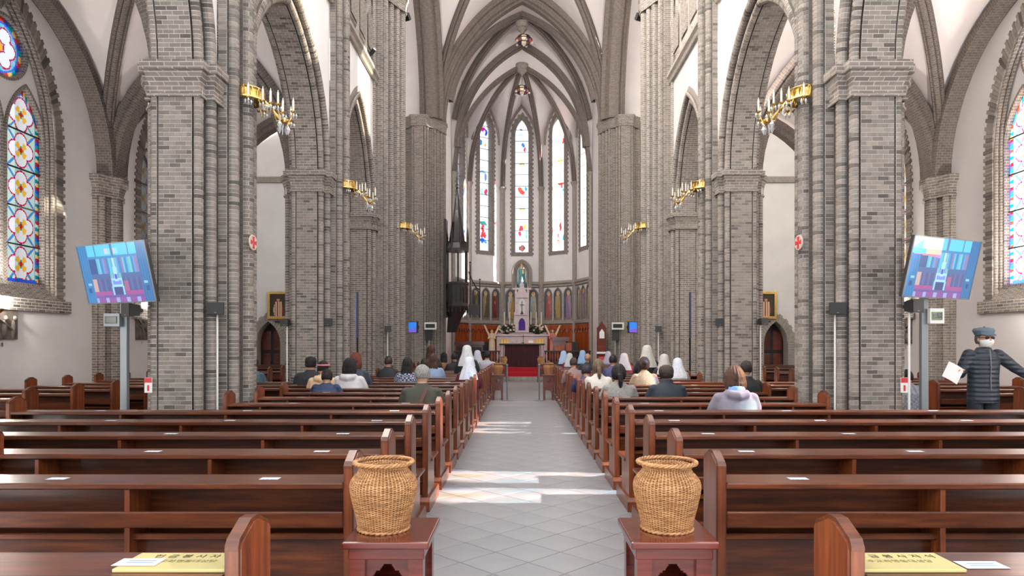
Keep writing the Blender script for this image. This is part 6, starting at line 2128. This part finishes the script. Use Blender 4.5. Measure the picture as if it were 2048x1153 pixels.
def seated(px_, top, Y, pose, coat_rgb, style, hair, hair_rgb, label, pattern=None, veil=None, scale=1.0, extra=None, yaw=0.0, wide=1.0):
    """person on the pew whose back edge stands at depth Y; px_, top are photo measurements of the head"""
    yb = Y + .42
    f, dz, tl = POSES[pose]
    hc = head_c(pose)
    x = (px_ - VX) * (yb + hc.y) / FPX + CAMX
    r = empty('person', (x, yb, 0), yaw)
    # a raised kneeler or cushion lets the head reach the height seen
    want = CAMZ - (top - VY) * (yb + hc.y) / FPX
    have = hc.z + .13
    s = max(.92, min(1.1, want / have))
    r.scale = (s * wide, s, s)
    tag(r, label, 'person', 'seated worshippers')
    link('body', seated_body(pose), r)
    c = link('coat', seated_coat(pose, style), r); omat(c, cloth(coat_rgb, pattern))
    if hair:
        h = link('hair' if hair != 'cap' else 'cap', hair_mesh(hair), r); h.location = hc; omat(h, haircol(hair_rgb)); h.rotation_euler = (-tl * 1.6, 0, 0)
    if hair == 'cap':
        h2 = link('hair', hair_mesh('short'), r); h2.location = hc + Vector((0, -.004, -.02)); h2.scale = (.99, .99, .9); omat(h2, haircol((40, 34, 32)))
    if veil:
        v = link('veil', hair_mesh('veil'), r); v.location = hc; omat(v, cloth(veil, 'lace')); v.rotation_euler = (-tl * 1.2, 0, 0)
    if extra == 'mask':
        v = link('face_mask', hair_mesh('mask'), r); v.location = hc; omat(v, M_WHITE)
    if extra == 'pinkband':
        v = link('hat_band', hair_mesh('band'), r); v.location = hc; omat(v, cloth((226, 130, 150)))
    if extra == 'strap':
        m = MB(); m.prism([(-.02, 0), (.02, 0), (.02, .5), (-.02, .5)], lambda u, v, d: (u + .07 - (.5 - v) * .32, d - .135 + .03 * (v * 2 - .6) ** 2, .52 + v * .95), -.02, .0)
        m.build('bag_strap', cloth((104, 76, 66)), r)
    if extra == 'scarf':
        m = MB(); m.lathe([(.08, 1.02 + dz * .7), (.10, 1.05 + dz * .7), (.095, 1.09 + dz * .7), (.075, 1.11 + dz * .7)], 18, (0, tl * .7 + .3 * f, 0)); m.build('scarf', cloth((120, 160, 216)), r, smooth=True)
    return r

BLK = (28, 24, 24)
def row_at(Y):
    return min(ROWS, key=lambda v: abs(v - Y))
# left of the aisle
seated(845, 730, row_at(7.77), 'bow', (62, 62, 52), 'coat', 'grey', (128, 126, 122), 'grey-haired man in an olive jacket with a brown strap across his back', extra='strap', wide=1.12)
seated(655, 758, row_at(9.6), 'deep', (40, 54, 84), 'coat', 'short', BLK, 'dark-haired person in navy bent low over the pew, left', scale=.9)
seated(647, 722, row_at(10.5), 'bow', (222, 188, 152), 'hood', 'short', BLK, 'person in a peach jacket with a pink band on dark hair', extra='pinkband', wide=1.05)
seated(622, 713, row_at(11.4), 'turn', (40, 40, 46), 'puffy', 'cap', (26, 26, 28), 'man in a black jacket and black cap behind the peach jacket', wide=1.1)
seated(700, 718, row_at(10.5), 'bow', (204, 200, 202), 'hood', 'bob', BLK, 'dark-haired woman in a pale grey jacket, left block', wide=1.12)
seated(712, 707, row_at(11.4), 'up', (52, 58, 72), 'coat', 'bob', (92, 44, 34), 'auburn-haired person in navy beside the pale grey jacket')
seated(777, 713, row_at(14.15), 'bow', (38, 40, 44), 'coat', 'short', (46, 38, 32), 'man in a dark suit jacket in front of the left crossing pillar', extra='mask')
seated(815, 717, row_at(12.3), 'bow', (44, 48, 66), 'coat', 'long', BLK, 'long-haired woman in a plaid top, left block', pattern='plaid')
seated(867, 710, row_at(14.15), 'bow', (130, 150, 178), 'coat', 'long', (60, 38, 30), 'woman in a light blue denim jacket, left block')
seated(862, 692, row_at(17.8), 'up', (64, 50, 44), 'coat', 'long', (70, 44, 34), 'woman with long brown hair and a dark coat near the left chancel pillar')
seated(888, 706, row_at(19.6), 'bow', (120, 80, 62), 'coat', 'long', BLK, 'dark-haired woman in a brown jacket in the far left pews')
seated(909, 706, row_at(17.8), 'up', (36, 36, 40), 'coat', 'short', BLK, 'man in a black jacket left of the tall white veil')
seated(934, 691, row_at(16.0), 'up', (34, 44, 42), 'coat', 'short', BLK, 'woman in dark green under a tall white lace veil, left block', veil=(220, 220, 222))
seated(938, 716, row_at(12.3), 'bow', (84, 28, 40), 'coat', 'short', BLK, 'woman in maroon under a white lace veil, left block', veil=(216, 218, 226))
seated(955, 702, row_at(20.5), 'up', (190, 170, 150), 'coat', 'short', (70, 50, 44), 'woman with a patterned veil far up the left block', veil=(196, 200, 212))
seated(974, 704, row_at(19.6), 'up', (176, 172, 184), 'coat', 'short', BLK, 'man in a lilac-grey shirt at the aisle end, left block', wide=1.1)
# right of the aisle
seated(1127, 703, row_at(22.3), 'up', (60, 60, 80), 'coat', 'short', BLK, 'person under a pale blue veil far up the right block, by the aisle', veil=(180, 204, 236))
seated(1139, 709, row_at(20.5), 'up', (120, 40, 56), 'coat', 'short', BLK, 'person in maroon under a grey-white veil, right block', veil=(200, 204, 206))
seated(1165, 702, row_at(22.3), 'up', (44, 48, 64), 'coat', 'short', BLK, 'person in navy under a blue veil, right block', veil=(150, 184, 224))
seated(1147, 716, row_at(14.15), 'bow', (128, 106, 104), 'coat', 'short', (56, 44, 40), 'short-haired person in a mauve sweater at the aisle, right block')
seated(1175, 708, row_at(17.8), 'up', (38, 42, 48), 'coat', 'grey', (150, 118, 100), 'balding man in a dark jacket, right block')
seated(1196, 720, row_at(10.5), 'bow', (214, 208, 198), 'coat', 'pony', (96, 80, 62), 'woman in a white jacket with highlighted hair at the aisle, right block')
seated(1172, 730, row_at(11.4), 'deep', (52, 42, 84), 'coat', 'short', (40, 32, 40), 'person in purple bending behind the white jacket, right block')
seated(1226, 710, row_at(14.15), 'bow', (58, 58, 96), 'coat', 'short', BLK, 'dark-haired person in a blue-violet jacket, right block')
seated(1248, 708, row_at(17.0), 'up', (150, 36, 44), 'coat', 'short', BLK, 'woman in red under a white veil, right block', veil=(200, 194, 204))
seated(1216, 704, row_at(23.2), 'up', (150, 140, 160), 'coat', 'short', BLK, 'person in lilac in the far right pews', veil=(180, 176, 196))
seated(1237, 731, row_at(8.68), 'bow', (128, 126, 122), 'coat', 'pony', BLK, 'woman in a grey knit sweater with a black ponytail', pattern='knit', wide=1.08)
seated(1294, 689, row_at(15.05), 'up', (30, 34, 36), 'coat', 'short', BLK, 'tall woman in black under a cream veil, right block', veil=(206, 202, 192))
seated(1288, 716, row_at(11.4), 'bow', (160, 138, 118), 'coat', 'bun', (58, 44, 38), 'brown-haired person in a beige sweater, right block', pattern='knit')
seated(1328, 710, row_at(14.15), 'bow', (40, 40, 44), 'coat', 'short', BLK, 'woman in black under a long grey veil, right block', veil=(196, 190, 186))
seated(1355, 720, row_at(13.2), 'bow', (170, 158, 150), 'coat', 'short', BLK, 'woman in beige under a white lace veil, right block', veil=(222, 226, 234))
seated(1332, 730, row_at(8.68), 'bow', (38, 44, 54), 'collar', 'cap', (60, 52, 46), 'man in a navy jacket and brown cap, right block', wide=1.15)
seated(1468, 735, row_at(6.86), 'bow', (116, 112, 124), 'hood', 'bob', (66, 44, 36), 'woman in a grey hoodie with sunlit brown hair', extra='scarf', wide=1.12)
seated(1492, 722, row_at(9.6), 'turn', (30, 32, 34), 'coat', 'short', (40, 32, 30), 'person in black with dark hair behind the grey hoodie', extra='mask')
seated(508, 716, row_at(12.3), 'bow', (60, 84, 98), 'coat', 'short', BLK, 'person in teal half hidden behind the near left pillar')
pb = seated(1812, 741, 9.36, 'deep', (120, 124, 136), 'coat', 'short', BLK, 'person in grey plaid half hidden behind the near right pillar', pattern='plaid')

# standing man in cap, sunglasses and mask, facing the camera
man = empty('person', (5.80, 8.66, 0)); tag(man, 'man standing at the right in a flat cap, sunglasses, white mask and dark quilted jacket', 'person')
m = MB()
hc = Vector((0, -.03, 1.535))
m.loft([ell((0, 0, .90), .16, .11), ell((0, 0, 1.0), .155, .105), ell((0, 0, 1.15), .16, .11), ell((0, 0, 1.28), .175, .105), ell((0, 0, 1.35), .15, .085), ell((0, -.005, 1.39), .07, .065)])
m.tube([(0, 0, 1.36), (0, -.015, 1.43), hc], [.06, .056, .06], 12)
m.ball(hc, .076, .095, .112, 20, 16); m.ball(hc + Vector((0, -.035, -.055)), .056, .056, .055)
m.tube([hc + Vector((0, -.085, .02)), hc + Vector((0, -.115, -.02))], [.010, .016], 8)
for sx in (-1, 1):
    m.ball(hc + Vector((sx * .078, .005, -.005)), .012, .02, .032, 8, 6)
    m.tube([(sx * .09, 0, .92), (sx * .10, 0, .70), (sx * .10, -.01, .50), (sx * .10, .01, .10)], [.085, .08, .055, .04], 12)
    m.tube([(sx * .10, .03, .06), (sx * .11, -.08, .045), (sx * .115, -.16, .04)], [.04, .042, .03], 10)
shR, elR, wrR = Vector((-.18, 0, 1.34)), Vector((-.29, .0, 1.10)), Vector((-.375, -.15, 1.125))
shL, elL, wrL = Vector((.18, 0, 1.34)), Vector((.40, -.0, 1.17)), Vector((.60, -.06, 1.02))
for a, b, c in ((shR, elR, wrR), (shL, elL, wrL)):
    m.tube([a, (a + b) / 2, b], [.055, .048, .04], 10); m.tube([b, (b + c) / 2, c], [.04, .036, .027], 10)
hand(m, wrR, (-.75, -.5, .25), (-.2, .35, 1), 1.0, .55, -1)
hand(m, wrL, (.75, -.2, -.5), (.5, 0, .8), 1.0, .35, 1)
bd = fuse(m, 'body', .0065, 2); bd.materials.append(M_SKIN); link('body', bd, man)
m = MB()
m.loft([ell((0, 0, .73), .195, .145), ell((0, 0, .82), .192, .142), ell((0, 0, .92), .19, .14), ell((0, 0, 1.05), .185, .135), ell((0, 0, 1.18), .195, .14), ell((0, 0, 1.29), .205, .13), ell((0, 0, 1.35), .175, .105), ell((0, -.005, 1.385), .11, .085), ell((0, -.01, 1.43), .078, .078)])
for a, b, c in ((shR, elR, wrR), (shL, elL, wrL)):
    m.ball(a, .075, .08, .07); m.tube([a, (a + b) / 2, b], [.075, .074, .064], 14); m.ball(b, .066); m.tube([b, (b + c) / 2, c], [.064, .056, .045], 14)
jk = fuse(m, 'jacket', .010, 3)
mj, nt, bs = newmat('quilted_navy')
wv = nt.nodes.new('ShaderNodeTexWave'); wv.wave_type = 'BANDS'; wv.bands_direction = 'Z'; wv.inputs['Scale'].default_value = 5.5; wv.inputs['Distortion'].default_value = 1.2
nt.links.new(texco(nt, 'Object'), wv.inputs['Vector']); setc(bs, lin((38, 46, 58)), .45); bump(nt, bs, wv.outputs[1], .6, .015)
jk.materials.append(mj); jo = link('jacket', jk, man)
m = MB(); m.tube([(0, -.125, 1.40), (0, -.142, 1.30), (0, -.148, 1.18), (0, -.142, 1.05), (0, -.148, .9)], .005, 6); m.build('zip', M_GREYM, jo)
m = MB()
for sx in (-1, 1): m.tube([(sx * .095, 0, .95), (sx * .105, 0, .70), (sx * .105, 0, .40), (sx * .10, .01, .10)], [.088, .088, .08, .07], 14)
m.loft([ell((0, 0, .78), .155, .11), ell((0, 0, .96), .155, .11)])
tr = fuse(m, 'trousers', .012, 2); tr.materials.append(cloth((36, 40, 48))); link('trousers', tr, man)
m = MB()
m.loft([ell((0, .0, .025), .092, .108), ell((0, .005, .05), .10, .115), ell((0, .012, .085), .115, .125), ell((0, .015, .112), .10, .108), ell((0, .015, .125), .04, .04)])
m.prism([(-.078, -.07), (.078, -.07), (.055, -.135), (0, -.15), (-.055, -.135)], lambda u, v, d: (u, v, d - (v + .07) * -.2), .028, .045)
cp = fuse(m, 'flat_cap', .006, 2); cp.materials.append(cloth((92, 108, 122))); o = link('flat_cap', cp, man); o.location = hc + Vector((0, .012, .022)); o.scale = (1.06, 1.04, 1.0)
m = MB(); m.ball((0, 0, .128), .012); m.build('cap_button', cloth((92, 108, 122)), o)
for sx in (-1, 1):
    m = MB(); m.loft([[(sx * .033 + .027 * cos(t), -.103 + abs(.033 + sx * 0) * .0 + abs(cos(t)) * .004 + (.012 if False else 0), .012 + .021 * sin(t)) for t in [2 * pi * i / 14 for i in range(14)]], [(sx * .033 + .027 * cos(t), -.096, .012 + .021 * sin(t)) for t in [2 * pi * i / 14 for i in range(14)]]])
    g = m.build('sunglass_lens', simple('brown_lens', lin((52, 34, 26)), .1), man, smooth=True); g.location = hc
    m = MB(); m.tube([(sx * .058, -.095, .018), (sx * .078, -.06, .018), (sx * .082, .0, .012)], .004, 6); g2 = m.build('sunglass_arm', M_IRON, man); g2.location = hc
m = MB(); m.tube([(-.012, -.102, .016), (.012, -.102, .016)], .004, 6); g2 = m.build('sunglass_bridge', M_IRON, man); g2.location = hc
m = MB()
rings = []
for z, r_, y_ in ((-.098, .050, -.012), (-.07, .066, -.022), (-.04, .074, -.030), (-.012, .072, -.028)):
    rings.append([(r_ * 1.1 * cos(th), y_ - r_ * 1.12 * abs(sin(th)) ** .9, z + (.012 * abs(sin(th)) ** 4 if z > -.02 else 0)) for th in [radians(180 * k / 18) for k in range(19)]])
m.grid(rings); mk = m.build('face_mask', M_WHITE, man, smooth=True); mk.location = hc
for sx in (-1, 1):
    m = MB(); m.tube([(sx * .075, -.02, -.03), (sx * .084, .01, -.005)], .0025, 5); g2 = m.build('mask_loop', M_WHITE, man); g2.location = hc
hr = link('hair', hair_mesh('short'), man); hr.location = hc + Vector((0, .014, -.012)); hr.rotation_euler = (0, 0, pi); omat(hr, haircol((90, 86, 84)))
# sheet of paper in his hand
c = Vector((5.80, 8.66, 0)) + wrR + Vector((-.10, -.075, .02))
pp = empty('paper_sheet', c); tag(pp, 'white printed sheet held in the hand of the standing man', 'paper')
m = MB()
rows = []
for j in range(7):
    rows.append([(-.14 + .21 * i / 6 + .0 * j, -.02 * sin(i / 6 * 3) - .004 * j, .05 - .21 * j / 6) for i in range(7)])
m.grid(rows); 
n0 = len(m.v)
m.grid([[(x, y + .002, z) for x, y, z in row] for row in rows])
m.xform(Matrix.Rotation(radians(30), 4, 'Y')); m.build('sheet', M_WHITE, pp, smooth=True)
# leaflets
p2 = link('paper_sheet', None) if False else None
